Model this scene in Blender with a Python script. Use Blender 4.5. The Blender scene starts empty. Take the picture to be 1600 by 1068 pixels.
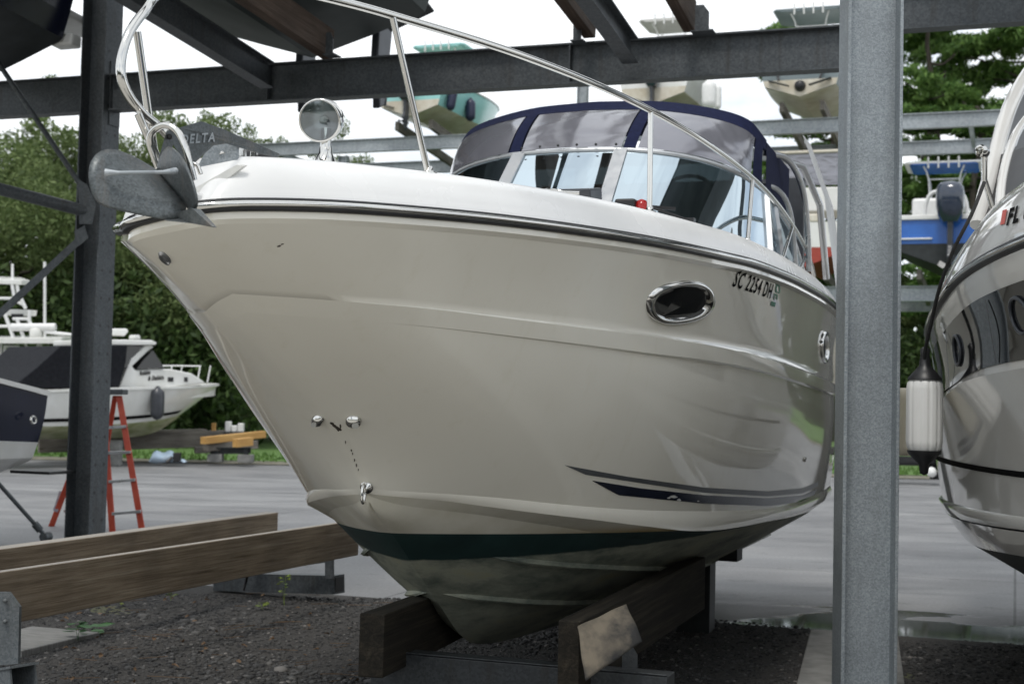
import bpy, math, random
import numpy as np
from math import sin, cos, tan, pi, radians, sqrt, exp, atan2
from mathutils import Vector, Matrix
from mathutils.bvhtree import BVHTree
random.seed(7); RNG = np.random.default_rng(7)
SC = bpy.context.scene
COL = SC.collection

# ------------------------------------------------------------------ camera
FPX, CAMH, PITCH, ROLL = 2222.0, 1.65, radians(2.5), radians(1.25)
cd = bpy.data.cameras.new('camera'); cam = bpy.data.objects.new('camera', cd); COL.objects.link(cam)
cd.sensor_width = 36.0; cd.lens = 36.0*FPX/1600.0
cd.clip_start = 0.05; cd.clip_end = 600
cam.location = (0, 0, CAMH); cam.rotation_mode = 'XYZ'
CM = Matrix.Rotation(-ROLL, 3, 'Y') @ Matrix.Rotation(pi/2+PITCH, 3, 'X')
cam.rotation_euler = CM.to_euler('XYZ')
cd.dof.use_dof = True; cd.dof.focus_distance = 5.9; cd.dof.aperture_fstop = 4.5
SC.camera = cam

# ------------------------------------------------------------------ sky and sun
SUN_EL, SUN_ROT = radians(62), radians(200)
W = bpy.data.worlds.new('World'); SC.world = W; W.use_nodes = True
nt = W.node_tree; nt.nodes.clear()
wo = nt.nodes.new('ShaderNodeOutputWorld'); bg = nt.nodes.new('ShaderNodeBackground')
sky = nt.nodes.new('ShaderNodeTexSky'); sky.sky_type = 'NISHITA'; sky.sun_disc = False
sky.sun_elevation = SUN_EL; sky.sun_rotation = SUN_ROT
tc = nt.nodes.new('ShaderNodeTexCoord'); mp = nt.nodes.new('ShaderNodeMapping'); mp.inputs['Scale'].default_value = (1, 1, 2.2)
no = nt.nodes.new('ShaderNodeTexNoise'); no.inputs['Scale'].default_value = 2.6; no.inputs['Detail'].default_value = 7; no.inputs['Roughness'].default_value = .6
cr = nt.nodes.new('ShaderNodeValToRGB'); cr.color_ramp.elements[0].position = .38; cr.color_ramp.elements[0].color = (.5, .5, .5, 1); cr.color_ramp.elements[1].position = .52
no2 = nt.nodes.new('ShaderNodeTexNoise'); no2.inputs['Scale'].default_value = 1.7; no2.inputs['Detail'].default_value = 4
cc = nt.nodes.new('ShaderNodeValToRGB'); cc.color_ramp.elements[0].position = .3; cc.color_ramp.elements[1].position = .75
cc.color_ramp.elements[0].color = (8.2, 8.7, 9.2, 1); cc.color_ramp.elements[1].color = (11.5, 11.8, 12.0, 1)
mx = nt.nodes.new('ShaderNodeMixRGB')
bg.inputs['Strength'].default_value = 0.10
lk = nt.links.new
lk(tc.outputs['Generated'], mp.inputs[0]); lk(mp.outputs[0], no.inputs['Vector']); lk(mp.outputs[0], no2.inputs['Vector'])
lk(no.outputs['Fac'], cr.inputs[0]); lk(no2.outputs['Fac'], cc.inputs[0])
lk(cr.outputs[0], mx.inputs[0]); lk(sky.outputs[0], mx.inputs[1]); lk(cc.outputs[0], mx.inputs[2])
lk(mx.outputs[0], bg.inputs['Color']); lk(bg.outputs[0], wo.inputs[0])
sl = bpy.data.lights.new('sun', 'SUN'); sl.energy = 1.3; sl.angle = radians(12); sl.color = (1, .96, .9)
so = bpy.data.objects.new('sun', sl); COL.objects.link(so)
SUND = Vector((sin(SUN_ROT)*cos(SUN_EL), cos(SUN_ROT)*cos(SUN_EL), sin(SUN_EL)))
so.rotation_euler = SUND.to_track_quat('Z', 'Y').to_euler(); so.location = (0, 0, 30)
SC.view_settings.view_transform = 'Standard'; SC.view_settings.look = 'None'
SC.view_settings.exposure = 0.32; SC.view_settings.gamma = 1.0; SC.view_settings.use_curve_mapping = False

# ------------------------------------------------------------------ frames
TH = radians(19.5)
AX = Vector((sin(TH), cos(TH), 0)); PT = Vector((cos(TH), -sin(TH), 0)); UP = Vector((0, 0, 1))
B0 = Vector((-1.17, 4.8, 0))
def ray(x, y): return CM @ Vector(((x-800)/FPX, -(y-534)/FPX, -1.0))
def at(x, y, Y):
    d = ray(x, y); return Vector((0, 0, CAMH)) + d*(Y/d.y)
def atz(x, y, z):
    d = ray(x, y); return Vector((0, 0, CAMH)) + d*((z-CAMH)/d.z)
def loc(p):
    q = Vector(p)-B0; return Vector((q.dot(PT), q.dot(AX), q.z))

# ------------------------------------------------------------------ materials
def newmat(name):
    m = bpy.data.materials.new(name); m.use_nodes = True
    return m, m.node_tree, m.node_tree.nodes['Principled BSDF']
def ramp(t, stops):
    r = t.nodes.new('ShaderNodeValToRGB'); e = r.color_ramp.elements
    while len(e) > 1: e.remove(e[-1])
    e[0].position = stops[0][0]; e[0].color = (*stops[0][1], 1)
    for p, c in stops[1:]:
        k = e.new(p); k.color = (*c, 1)
    return r
def coords(t, scale=(1, 1, 1), rot=(0, 0, 0)):
    c = t.nodes.new('ShaderNodeTexCoord'); m = t.nodes.new('ShaderNodeMapping')
    m.inputs['Scale'].default_value = scale; m.inputs['Rotation'].default_value = rot
    t.links.new(c.outputs['Object'], m.inputs[0]); return m
def noise(t, src, scale, detail=4, rough=.55, dist=0):
    n = t.nodes.new('ShaderNodeTexNoise'); n.inputs['Scale'].default_value = scale; n.inputs['Detail'].default_value = detail
    n.inputs['Roughness'].default_value = rough; n.inputs['Distortion'].default_value = dist
    t.links.new(src.outputs[0], n.inputs['Vector']); return n
def bump(t, b, src, strength=.2, dist=.01):
    n = t.nodes.new('ShaderNodeBump'); n.inputs['Strength'].default_value = strength; n.inputs['Distance'].default_value = dist
    t.links.new(src.outputs[0], n.inputs['Height']); t.links.new(n.outputs[0], b.inputs['Normal']); return n
def noisy(name, c1, c2, scale=3, rough=.5, metal=0, lo=.3, hi=.7, sc=(1, 1, 1), bmp=0, bdist=.01, r2=None, detail=5, spec=.5, coat=0):
    m, t, b = newmat(name); co = coords(t, sc); n = noise(t, co, scale, detail)
    r = ramp(t, [(lo, c1), (hi, c2)]); t.links.new(n.outputs['Fac'], r.inputs[0]); t.links.new(r.outputs[0], b.inputs['Base Color'])
    b.inputs['Roughness'].default_value = rough; b.inputs['Metallic'].default_value = metal
    b.inputs['Specular IOR Level'].default_value = spec; b.inputs['Coat Weight'].default_value = coat; b.inputs['Coat Roughness'].default_value = .05
    if r2 is not None:
        k = ramp(t, [(lo, (rough,)*3), (hi, (r2,)*3)]); t.links.new(n.outputs['Fac'], k.inputs[0]); t.links.new(k.outputs[0], b.inputs['Roughness'])
    if bmp: bump(t, b, n, bmp, bdist)
    return m
MT = {}
def gelmat():
    m = noisy('white_gelcoat', (.81, .775, .68), (.845, .815, .725), 1.2, .04, coat=.3, r2=.07); t = m.node_tree; b = t.nodes['Principled BSDF']
    lk_ = b.inputs['Base Color'].links[0].from_socket; n = noise(t, coords(t, (5, 5, .45)), 2.2, 7, .7); r = ramp(t, [(.28, (.965, .96, .94)), (.45, (1, 1, 1))]); t.links.new(n.outputs[0], r.inputs[0])
    n2 = noise(t, coords(t), 22, 6, .8); r2 = ramp(t, [(.20, (.86, .85, .82)), (.27, (1, 1, 1))]); t.links.new(n2.outputs[0], r2.inputs[0])
    a = t.nodes.new('ShaderNodeMixRGB'); a.blend_type = 'MULTIPLY'; a.inputs[0].default_value = 1; t.links.new(lk_, a.inputs[1]); t.links.new(r.outputs[0], a.inputs[2])
    c = t.nodes.new('ShaderNodeMixRGB'); c.blend_type = 'MULTIPLY'; c.inputs[0].default_value = 1; t.links.new(a.outputs[0], c.inputs[1]); t.links.new(r2.outputs[0], c.inputs[2]); t.links.new(c.outputs[0], b.inputs['Base Color']); return m
MT['gel'] = gelmat()
MT['deck'] = noisy('deck_gelcoat', (.76, .76, .75), (.82, .82, .81), 2.0, .22, r2=.3)
MT['gelgrey'] = noisy('light_grey_gelcoat', (.62, .61, .585), (.68, .67, .64), 1.4, .06, coat=.4)
MT['gelfar'] = noisy('far_white_gelcoat', (.66, .66, .62), (.78, .78, .76), 2, .2)
MT['cream'] = noisy('cream_bottom_gelcoat', (.50, .44, .33), (.66, .62, .53), 3, .35)
MT['navy'] = noisy('navy_gelcoat', (.006, .009, .026), (.010, .014, .038), 2, .18)
MT['teal'] = noisy('teal_gelcoat', (.26, .56, .54), (.32, .62, .60), 2, .2)
MT['blue'] = noisy('blue_gelcoat', (.02, .11, .42), (.03, .15, .52), 2, .2)
MT['stone'] = noisy('grey_hull_paint', (.13, .17, .18), (.19, .23, .24), 2, .3)
MT['redpaint'] = noisy('red_bottom_paint', (.28, .035, .02), (.38, .06, .04), 6, .6)
MT['blackpaint'] = noisy('black_bottom_paint', (.010, .013, .014), (.026, .032, .033), 5, .55)
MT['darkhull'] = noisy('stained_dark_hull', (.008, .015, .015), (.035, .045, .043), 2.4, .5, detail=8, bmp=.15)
MT['algae'] = noisy('green_stained_gelcoat', (.20, .24, .07), (.55, .55, .38), 2, .5, sc=(1, 1, 3))
MT['black'] = noisy('black_rubber', (.010, .010, .011), (.022, .022, .024), 8, .42)
MT['blackgloss'] = noisy('dark_tinted_glass', (.006, .007, .008), (.010, .011, .012), 3, .04, coat=.3)
MT['charcoal'] = noisy('charcoal_plastic', (.035, .038, .045), (.055, .06, .07), 6, .3)
MT['outboard'] = noisy('outboard_cowling', (.018, .028, .05), (.03, .042, .07), 4, .14, coat=.6)
MT['canvas'] = noisy('navy_canvas', (.006, .009, .035), (.011, .016, .055), 30, .85, bmp=.3, bdist=.002, spec=.2)
MT['blackcanvas'] = noisy('black_canvas', (.006, .007, .010), (.014, .015, .019), 12, .8, bmp=.2, spec=.2)
MT['white'] = noisy('white_plastic', (.72, .72, .70), (.8, .8, .78), 8, .35)
MT['fender'] = noisy('white_fender_vinyl', (.60, .60, .59), (.72, .72, .70), 5, .4, sc=(1, 1, .3))
MT['creamfender'] = noisy('yellowed_fender_vinyl', (.56, .52, .40), (.68, .64, .54), 5, .4)
MT['navyfender'] = noisy('navy_fender', (.012, .016, .045), (.02, .025, .06), 5, .4)
MT['orange'] = noisy('orange_fibreglass', (.40, .045, .02), (.50, .075, .035), 6, .45, lo=.35, hi=.65)
MT['label'] = noisy('worn_label', (.25, .22, .3), (.55, .5, .5), 18, .6)
MT['concrete'] = noisy('footing_concrete', (.15, .15, .145), (.27, .27, .26), 7, .85, bmp=.3, detail=8)
MT['cloth'] = noisy('pale_blue_cloth', (.42, .55, .68), (.58, .68, .78), 6, .9, bmp=.5)
MT['grass'] = noisy('lawn_grass', (.05, .11, .018), (.11, .20, .045), 4, .9, bmp=.5, bdist=.05)
MT['soil'] = noisy('verge_soil', (.10, .09, .06), (.22, .21, .17), 3, .95)
MT['yellow'] = noisy('yellow_new_timber', (.42, .22, .06), (.60, .36, .12), 5, .6, sc=(1, .2, 1))
MT['dark'] = noisy('dark_void', (.006, .006, .006), (.012, .012, .012), 3, .8)
MT['red'] = noisy('red_lens', (.30, .01, .01), (.42, .02, .02), 5, .12)
MT['green'] = noisy('green_decal', (.01, .13, .07), (.02, .2, .11), 20, .5)
MT['reddecal'] = noisy('red_decal', (.55, .08, .06), (.6, .12, .1), 20, .5)
MT['ink'] = noisy('black_vinyl_lettering', (.004, .004, .004), (.007, .007, .007), 20, .9, spec=.1)
MT['stripegrey'] = noisy('grey_vinyl_stripe', (.07, .075, .08), (.10, .105, .11), 8, .3)
MT['stripenavy'] = noisy('navy_vinyl_stripe', (.008, .011, .022), (.014, .018, .034), 8, .2)
MT['bark'] = noisy('bark', (.035, .028, .02), (.10, .085, .07), 9, .95, sc=(1, 1, .25), bmp=.8, bdist=.05)
MT['carpet'] = noisy('worn_carpet', (.03, .03, .03), (.17, .145, .11), 6, .95, lo=.36, hi=.58, bmp=.6, bdist=.004, detail=9)
MT['rope'] = noisy('black_rope', (.012, .012, .012), (.03, .03, .03), 60, .9)
MT['brownleaf'] = noisy('fallen_leaf', (.08, .045, .02), (.20, .125, .07), 9, .8)
MT['weed'] = noisy('weed_leaf', (.09, .17, .02), (.26, .30, .04), 9, .7)
MT['darkweed'] = noisy('dark_weed_leaf', (.02, .08, .02), (.04, .13, .03), 9, .6)
def metal(name, c, rough, sc=1):
    m, t, b = newmat(name); b.inputs['Base Color'].default_value = (*c, 1); b.inputs['Metallic'].default_value = 1
    co = coords(t); n = noise(t, co, 14*sc, 3); r = ramp(t, [(.3, (rough*.7,)*3), (.7, (rough*1.5,)*3)])
    t.links.new(n.outputs[0], r.inputs[0]); t.links.new(r.outputs[0], b.inputs['Roughness']); return m
MT['chrome'] = metal('polished_stainless', (.66, .65, .62), .07)
MT['alu'] = metal('brushed_aluminium', (.55, .56, .57), .35)
MT['whitealu'] = noisy('white_powder_coat', (.70, .70, .69), (.78, .78, .77), 8, .3)
def galv(name, c1, c2, c3, rough=.5, metallic=.55, sc=70, bigsc=2.0):
    m, t, b = newmat(name); co = coords(t)
    v = t.nodes.new('ShaderNodeTexVoronoi'); v.inputs['Scale'].default_value = sc; t.links.new(co.outputs[0], v.inputs['Vector'])
    n = noise(t, co, bigsc, 7, .65)
    r1 = ramp(t, [(.0, c1), (1.0, c2)]); sep = t.nodes.new('ShaderNodeSeparateColor'); t.links.new(v.outputs['Color'], sep.inputs[0])
    t.links.new(sep.outputs[0], r1.inputs[0])
    r2 = ramp(t, [(.38, (.85, .85, .85)), (.62, (1, 1, 1))]); t.links.new(n.outputs[0], r2.inputs[0])
    mu = t.nodes.new('ShaderNodeMixRGB'); mu.blend_type = 'MULTIPLY'; mu.inputs[0].default_value = 1
    t.links.new(r1.outputs[0], mu.inputs[1]); t.links.new(r2.outputs[0], mu.inputs[2])
    n3 = noise(t, coords(t, (3.5, 3.5, .35)), 3, 9, .72); r3 = ramp(t, [(.52, (0, 0, 0)), (.70, (.75, .75, .75))]); t.links.new(n3.outputs[0], r3.inputs[0])
    m3 = t.nodes.new('ShaderNodeMixRGB'); m3.inputs[2].default_value = (*c3, 1); t.links.new(r3.outputs[0], m3.inputs[0]); t.links.new(mu.outputs[0], m3.inputs[1])
    t.links.new(m3.outputs[0], b.inputs['Base Color'])
    b.inputs['Metallic'].default_value = metallic; b.inputs['Roughness'].default_value = rough
    bump(t, b, n3, .12, .004)
    return m
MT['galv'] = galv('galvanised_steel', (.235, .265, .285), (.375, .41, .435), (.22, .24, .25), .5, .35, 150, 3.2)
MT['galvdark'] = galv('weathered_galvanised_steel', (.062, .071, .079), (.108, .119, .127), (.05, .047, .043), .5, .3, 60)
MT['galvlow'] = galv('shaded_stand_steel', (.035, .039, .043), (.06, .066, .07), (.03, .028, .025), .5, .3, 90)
MT['galvpost'] = galv('dull_zinc_steel', (.10, .115, .125), (.165, .18, .19), (.12, .12, .115), .55, .3, 110)
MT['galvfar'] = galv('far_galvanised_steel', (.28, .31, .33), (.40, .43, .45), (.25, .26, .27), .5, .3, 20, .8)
MT['anchor'] = galv('anchor_galvanising', (.075, .085, .088), (.13, .145, .15), (.17, .15, .13), .42, .5, 160, 9)
def wood(name, c1, c2, c3, rot=0, rough=.8, bleach=False):
    m, t, b = newmat(name); co = coords(t, (9, .55, 16), (0, 0, rot))
    n = noise(t, co, 1.6, 9, .62, 1.4)
    r = ramp(t, [(.28, c1), (.5, c2), (.72, c3)]); t.links.new(n.outputs[0], r.inputs[0])
    def mul(src, dst):
        mu = t.nodes.new('ShaderNodeMixRGB'); mu.blend_type = 'MULTIPLY'; mu.inputs[0].default_value = 1
        t.links.new(src.outputs[0], mu.inputs[1]); t.links.new(dst.outputs[0], mu.inputs[2]); return mu
    fi = noise(t, coords(t, (70, 1.1, 90)), 2.2, 4, .6); rf = ramp(t, [(.32, (.58, .55, .5)), (.5, (1, 1, 1)), (.7, (1.12, 1.12, 1.12))]); t.links.new(fi.outputs[0], rf.inputs[0])
    n2 = noise(t, coords(t), 1.3, 6); r2 = ramp(t, [(.35, (.68, .68, .70)), (.65, (1.05, 1.05, 1.05))]); t.links.new(n2.outputs[0], r2.inputs[0])
    kn = t.nodes.new('ShaderNodeTexVoronoi'); kn.inputs['Scale'].default_value = 1; t.links.new(coords(t, (3, .9, 5)).outputs[0], kn.inputs['Vector'])
    rk = ramp(t, [(.05, (.28, .22, .18)), (.085, (.75, .7, .65)), (.11, (1, 1, 1))]); t.links.new(kn.outputs['Distance'], rk.inputs[0])
    f = mul(mul(mul(r, rf), r2), rk); t.links.new(f.outputs[0], b.inputs['Base Color'])
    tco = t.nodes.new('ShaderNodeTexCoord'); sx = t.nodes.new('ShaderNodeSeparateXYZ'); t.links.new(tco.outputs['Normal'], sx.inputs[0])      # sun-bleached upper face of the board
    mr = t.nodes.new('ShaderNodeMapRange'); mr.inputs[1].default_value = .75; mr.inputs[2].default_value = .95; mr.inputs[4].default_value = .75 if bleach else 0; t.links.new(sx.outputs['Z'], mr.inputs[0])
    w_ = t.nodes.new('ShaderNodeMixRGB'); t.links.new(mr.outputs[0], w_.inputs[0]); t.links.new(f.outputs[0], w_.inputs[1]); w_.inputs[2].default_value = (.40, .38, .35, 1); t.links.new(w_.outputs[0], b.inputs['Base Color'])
    b.inputs['Roughness'].default_value = rough; b.inputs['Specular IOR Level'].default_value = .25; bump(t, b, fi, .5, .003); return m
MT['wood'] = wood('treated_timber', (.17, .13, .092), (.29, .23, .165), (.39, .33, .255), 0, bleach=True)
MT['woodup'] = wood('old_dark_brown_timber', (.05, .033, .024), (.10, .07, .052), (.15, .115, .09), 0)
MT['woodgrey'] = wood('weathered_timber', (.11, .10, .085), (.2, .185, .16), (.32, .30, .27), 0)
MT['wooddark'] = wood('near_black_timber', (.010, .009, .007), (.026, .022, .016), (.06, .05, .034), 0)  # near-black board colours for the bunks under the cruiser
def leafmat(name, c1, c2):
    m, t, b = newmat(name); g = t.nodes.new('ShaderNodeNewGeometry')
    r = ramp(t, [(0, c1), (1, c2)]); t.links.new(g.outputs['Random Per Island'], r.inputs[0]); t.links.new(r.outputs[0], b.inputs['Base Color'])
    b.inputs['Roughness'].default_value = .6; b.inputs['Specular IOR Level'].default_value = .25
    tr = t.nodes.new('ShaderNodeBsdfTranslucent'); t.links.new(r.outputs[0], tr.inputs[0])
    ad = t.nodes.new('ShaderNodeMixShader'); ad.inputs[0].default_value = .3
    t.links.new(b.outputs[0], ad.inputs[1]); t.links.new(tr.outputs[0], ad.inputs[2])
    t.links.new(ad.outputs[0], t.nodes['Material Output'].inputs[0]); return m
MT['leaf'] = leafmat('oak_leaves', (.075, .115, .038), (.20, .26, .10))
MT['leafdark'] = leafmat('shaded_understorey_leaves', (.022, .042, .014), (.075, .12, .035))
MT['needle'] = leafmat('pine_needles', (.055, .12, .03), (.19, .31, .08))
def stonemat():
    m, t, b = newmat('gravel_stones'); g = t.nodes.new('ShaderNodeNewGeometry')
    r = ramp(t, [(0, (.020, .020, .021)), (.6, (.062, .062, .062)), (.93, (.11, .108, .105)), (1, (.24, .225, .21))])
    t.links.new(g.outputs['Random Per Island'], r.inputs[0]); t.links.new(r.outputs[0], b.inputs['Base Color']); b.inputs['Roughness'].default_value = .8; return m
MT['stones'] = stonemat()
# glass, clear vinyl
def glassmat(name, tint, refl, gcol=(.9, .95, 1), rough=.01, bmp=0):
    m, t, b = newmat(name); t.nodes.remove(b)
    gl = t.nodes.new('ShaderNodeBsdfGlossy'); gl.inputs[0].default_value = (*gcol, 1); gl.inputs['Roughness'].default_value = rough
    tr = t.nodes.new('ShaderNodeBsdfTransparent'); tr.inputs[0].default_value = (*tint, 1)
    mx = t.nodes.new('ShaderNodeMixShader'); fr = t.nodes.new('ShaderNodeFresnel'); fr.inputs[0].default_value = 1.5
    ma = t.nodes.new('ShaderNodeMath'); ma.operation = 'ADD'; ma.inputs[1].default_value = refl; ma.use_clamp = True
    t.links.new(fr.outputs[0], ma.inputs[0]); t.links.new(ma.outputs[0], mx.inputs[0])
    t.links.new(tr.outputs[0], mx.inputs[1]); t.links.new(gl.outputs[0], mx.inputs[2]); t.links.new(mx.outputs[0], t.nodes['Material Output'].inputs[0])
    if bmp:
        n = noise(t, coords(t, (1, 1, 1)), 4.5, 2, .5, 2.5); bn = t.nodes.new('ShaderNodeBump'); bn.inputs['Strength'].default_value = bmp; bn.inputs['Distance'].default_value = .03
        t.links.new(n.outputs[0], bn.inputs['Height']); t.links.new(bn.outputs[0], gl.inputs['Normal'])
    return m
MT['glass'] = glassmat('windscreen_glass', (.07, .10, .11), .62, (.74, .85, .92))
MT['lens'] = glassmat('lamp_lens_glass', (.8, .86, .86), .12)
def vinyl():
    m, t, b = newmat('clear_vinyl_sheet'); co = coords(t)
    n = noise(t, coords(t, (1.0, 1.0, 1.9)), 1.9, 1.5, .4, 1.2); bump(t, b, n, .8, .05)
    b.inputs['Base Color'].default_value = (.23, .23, .26, 1); b.inputs['Roughness'].default_value = .20
    b.inputs['Specular IOR Level'].default_value = .9; b.inputs['Metallic'].default_value = .35; b.inputs['Coat Weight'].default_value = .6; b.inputs['Coat Roughness'].default_value = .08
    return m
MT['vinyl'] = vinyl()
# hull bottom: white above the waterline, then teal-black antifouling, then worn olive grey
def bottommat():
    m, t, b = newmat('worn_bottom_paint'); c = t.nodes.new('ShaderNodeTexCoord'); sp = t.nodes.new('ShaderNodeSeparateXYZ')
    t.links.new(c.outputs['Object'], sp.inputs[0])
    def mad(a, k, o):
        n = t.nodes.new('ShaderNodeMath'); n.operation = 'MULTIPLY_ADD'; t.links.new(a, n.inputs[0]); n.inputs[1].default_value = k
        if isinstance(o, float): n.inputs[2].default_value = o
        else: t.links.new(o, n.inputs[2])
        return n.outputs[0]
    co = coords(t); nz = noise(t, co, 6, 6); n2 = noise(t, coords(t, (1, .5, 2)), 3.2, 9, .7); 
    z1 = mad(sp.outputs['Y'], .034, sp.outputs['Z'])           # waterline plane
    z2 = mad(sp.outputs['Y'], -.020, sp.outputs['Z']); z2n = mad(nz.outputs[0], .03, z2)
    r1 = t.nodes.new('ShaderNodeMapRange'); r1.inputs[1].default_value = 1.109; r1.inputs[2].default_value = 1.112; t.links.new(z1, r1.inputs[0])
    r2 = t.nodes.new('ShaderNodeMapRange'); r2.inputs[1].default_value = .868; r2.inputs[2].default_value = .878; t.links.new(z2n, r2.inputs[0])
    old = ramp(t, [(.28, (.035, .052, .050)), (.42, (.17, .19, .155)), (.58, (.33, .34, .27)), (.8, (.37, .33, .17))]); t.links.new(n2.outputs[0], old.inputs[0])
    dk = ramp(t, [(.3, (.006, .022, .022)), (.7, (.014, .042, .040))]); t.links.new(nz.outputs[0], dk.inputs[0])
    a = t.nodes.new('ShaderNodeMixRGB'); t.links.new(r2.outputs[0], a.inputs[0]); t.links.new(old.outputs[0], a.inputs[1]); t.links.new(dk.outputs[0], a.inputs[2])
    wh = ramp(t, [(.35, (.60, .57, .47)), (.65, (.68, .65, .56))]); t.links.new(nz.outputs[0], wh.inputs[0])
    # rusty tan stain just above the waterline
    stz = t.nodes.new('ShaderNodeMapRange'); stz.inputs[1].default_value = 1.155; stz.inputs[2].default_value = 1.112; t.links.new(z1, stz.inputs[0])
    sty = t.nodes.new('ShaderNodeMapRange'); sty.inputs[1].default_value = 2.2; sty.inputs[2].default_value = 3.0; t.links.new(sp.outputs['Y'], sty.inputs[0])
    mm = t.nodes.new('ShaderNodeMath'); mm.operation = 'MULTIPLY'; t.links.new(stz.outputs[0], mm.inputs[0]); t.links.new(sty.outputs[0], mm.inputs[1])
    w2 = t.nodes.new('ShaderNodeMixRGB'); t.links.new(mm.outputs[0], w2.inputs[0]); t.links.new(wh.outputs[0], w2.inputs[1]); w2.inputs[2].default_value = (.42, .32, .15, 1)
    f = t.nodes.new('ShaderNodeMixRGB'); t.links.new(r1.outputs[0], f.inputs[0]); t.links.new(a.outputs[0], f.inputs[1]); t.links.new(w2.outputs[0], f.inputs[2])
    t.links.new(f.outputs[0], b.inputs['Base Color']); ro = ramp(t, [(0, (.62,)*3), (1, (.16,)*3)]); t.links.new(r1.outputs[0], ro.inputs[0]); t.links.new(ro.outputs[0], b.inputs['Roughness'])
    bump(t, b, n2, .15, .004); return m
MT['bottom'] = bottommat()
# concrete yard
def yardmat():
    m, t, b = newmat('yard_concrete'); co = coords(t); st = coords(t, (.35, 1.6, 1), (0, 0, TH))
    n1 = noise(t, st, 1.2, 8, .68, .6); n2 = noise(t, co, .35, 5); n3 = noise(t, co, 30, 3)
    r = ramp(t, [(.28, (.12, .12, .122)), (.46, (.215, .215, .218)), (.58, (.26, .26, .26)), (.74, (.36, .36, .355))]); t.links.new(n1.outputs[0], r.inputs[0])
    r2 = ramp(t, [(.35, (.66, .66, .67)), (.62, (1, 1, 1))]); t.links.new(n2.outputs[0], r2.inputs[0])
    mu = t.nodes.new('ShaderNodeMixRGB'); mu.blend_type = 'MULTIPLY'; mu.inputs[0].default_value = 1; t.links.new(r.outputs[0], mu.inputs[1]); t.links.new(r2.outputs[0], mu.inputs[2])
    bk = t.nodes.new('ShaderNodeTexBrick'); bk.offset = 0; bk.inputs['Scale'].default_value = 1; bk.inputs['Mortar Size'].default_value = .012; bk.inputs['Brick Width'].default_value = 5; bk.inputs['Row Height'].default_value = 5
    for i_, c_ in ((1, (1, 1, 1, 1)), (2, (.93, .93, .93, 1)), (3, (.35, .35, .35, 1))): bk.inputs[i_].default_value = c_
    t.links.new(coords(t, (1, 1, 1), (0, 0, TH)).outputs[0], bk.inputs[0]); m5 = t.nodes.new('ShaderNodeMixRGB'); m5.blend_type = 'MULTIPLY'; m5.inputs[0].default_value = 1; t.links.new(mu.outputs[0], m5.inputs[1]); t.links.new(bk.outputs[0], m5.inputs[2])
    ag = ramp(t, [(.3, (.80, .80, .80)), (.7, (1.12, 1.12, 1.12))]); t.links.new(n3.outputs[0], ag.inputs[0]); n6 = noise(t, coords(t, (1, 1.6, 1), (0, 0, TH)), 2.2, 9, .75); sp_ = ramp(t, [(.34, (.55, .55, .56)), (.42, (1, 1, 1))]); t.links.new(n6.outputs[0], sp_.inputs[0])
    m6 = t.nodes.new('ShaderNodeMixRGB'); m6.blend_type = 'MULTIPLY'; m6.inputs[0].default_value = 1; t.links.new(m5.outputs[0], m6.inputs[1]); t.links.new(ag.outputs[0], m6.inputs[2]); m7 = t.nodes.new('ShaderNodeMixRGB'); m7.blend_type = 'MULTIPLY'; m7.inputs[0].default_value = 1; t.links.new(m6.outputs[0], m7.inputs[1]); t.links.new(sp_.outputs[0], m7.inputs[2])
    # standing water soaks the slab along the gravel border: darker and mirror-smooth, with a ragged soft edge
    cw = coords(t, (1, 1, 1), (0, 0, TH)); sw = t.nodes.new('ShaderNodeSeparateXYZ'); t.links.new(cw.outputs[0], sw.inputs[0])
    def mrange(src, a_, b_): n_ = t.nodes.new('ShaderNodeMapRange'); n_.inputs[1].default_value = a_; n_.inputs[2].default_value = b_; t.links.new(src, n_.inputs[0]); return n_.outputs[0]
    def mth(op, x_, y_):
        n_ = t.nodes.new('ShaderNodeMath'); n_.operation = op
        for i_, v_ in ((0, x_), (1, y_)):
            if isinstance(v_, (int, float)): n_.inputs[i_].default_value = v_
            else: t.links.new(v_, n_.inputs[i_])
        return n_.outputs[0]
    nw = noise(t, coords(t, (.55, 1.5, 1), (0, 0, TH)), 1.1, 6, .55, .4)
    band = mth('MULTIPLY', mrange(sw.outputs['Y'], 13.6, 10.9), mrange(sw.outputs['X'], -3.0, -1.4))
    wet = mrange(mth('ADD', mth('MULTIPLY', nw.outputs['Fac'], 1.5), band), 1.22, 1.32); damp = mrange(mth('ADD', mth('MULTIPLY', nw.outputs['Fac'], 1.3), band), .95, 1.35)
    wc = t.nodes.new('ShaderNodeMixRGB'); wc.blend_type = 'MULTIPLY'; t.links.new(damp, wc.inputs[0]); t.links.new(m7.outputs[0], wc.inputs[1]); wc.inputs[2].default_value = (.50, .50, .52, 1)
    t.links.new(wc.outputs[0], b.inputs['Base Color']); ro = ramp(t, [(.3, (.42,)*3), (.65, (.75,)*3)]); t.links.new(n1.outputs[0], ro.inputs[0])
    rw = t.nodes.new('ShaderNodeMixRGB'); t.links.new(wet, rw.inputs[0]); t.links.new(ro.outputs[0], rw.inputs[1]); rw.inputs[2].default_value = (.035, .035, .035, 1); t.links.new(rw.outputs[0], b.inputs['Roughness'])
    bn = bump(t, b, n3, .12, .004); inv_ = mth('SUBTRACT', 1.0, wet); t.links.new(mth('MULTIPLY', inv_, .12), bn.inputs['Strength']); return m
MT['yard'] = yardmat()
MT['bouncelane'] = noisy('bounce_lane_concrete', (.37, .355, .325), (.48, .465, .43), 1.5, .8, detail=8)
MT['ground'] = noisy('dark_fine_gravel', (.025, .024, .023), (.085, .08, .075), 55, .95, bmp=1, bdist=.02, detail=6)
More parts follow.
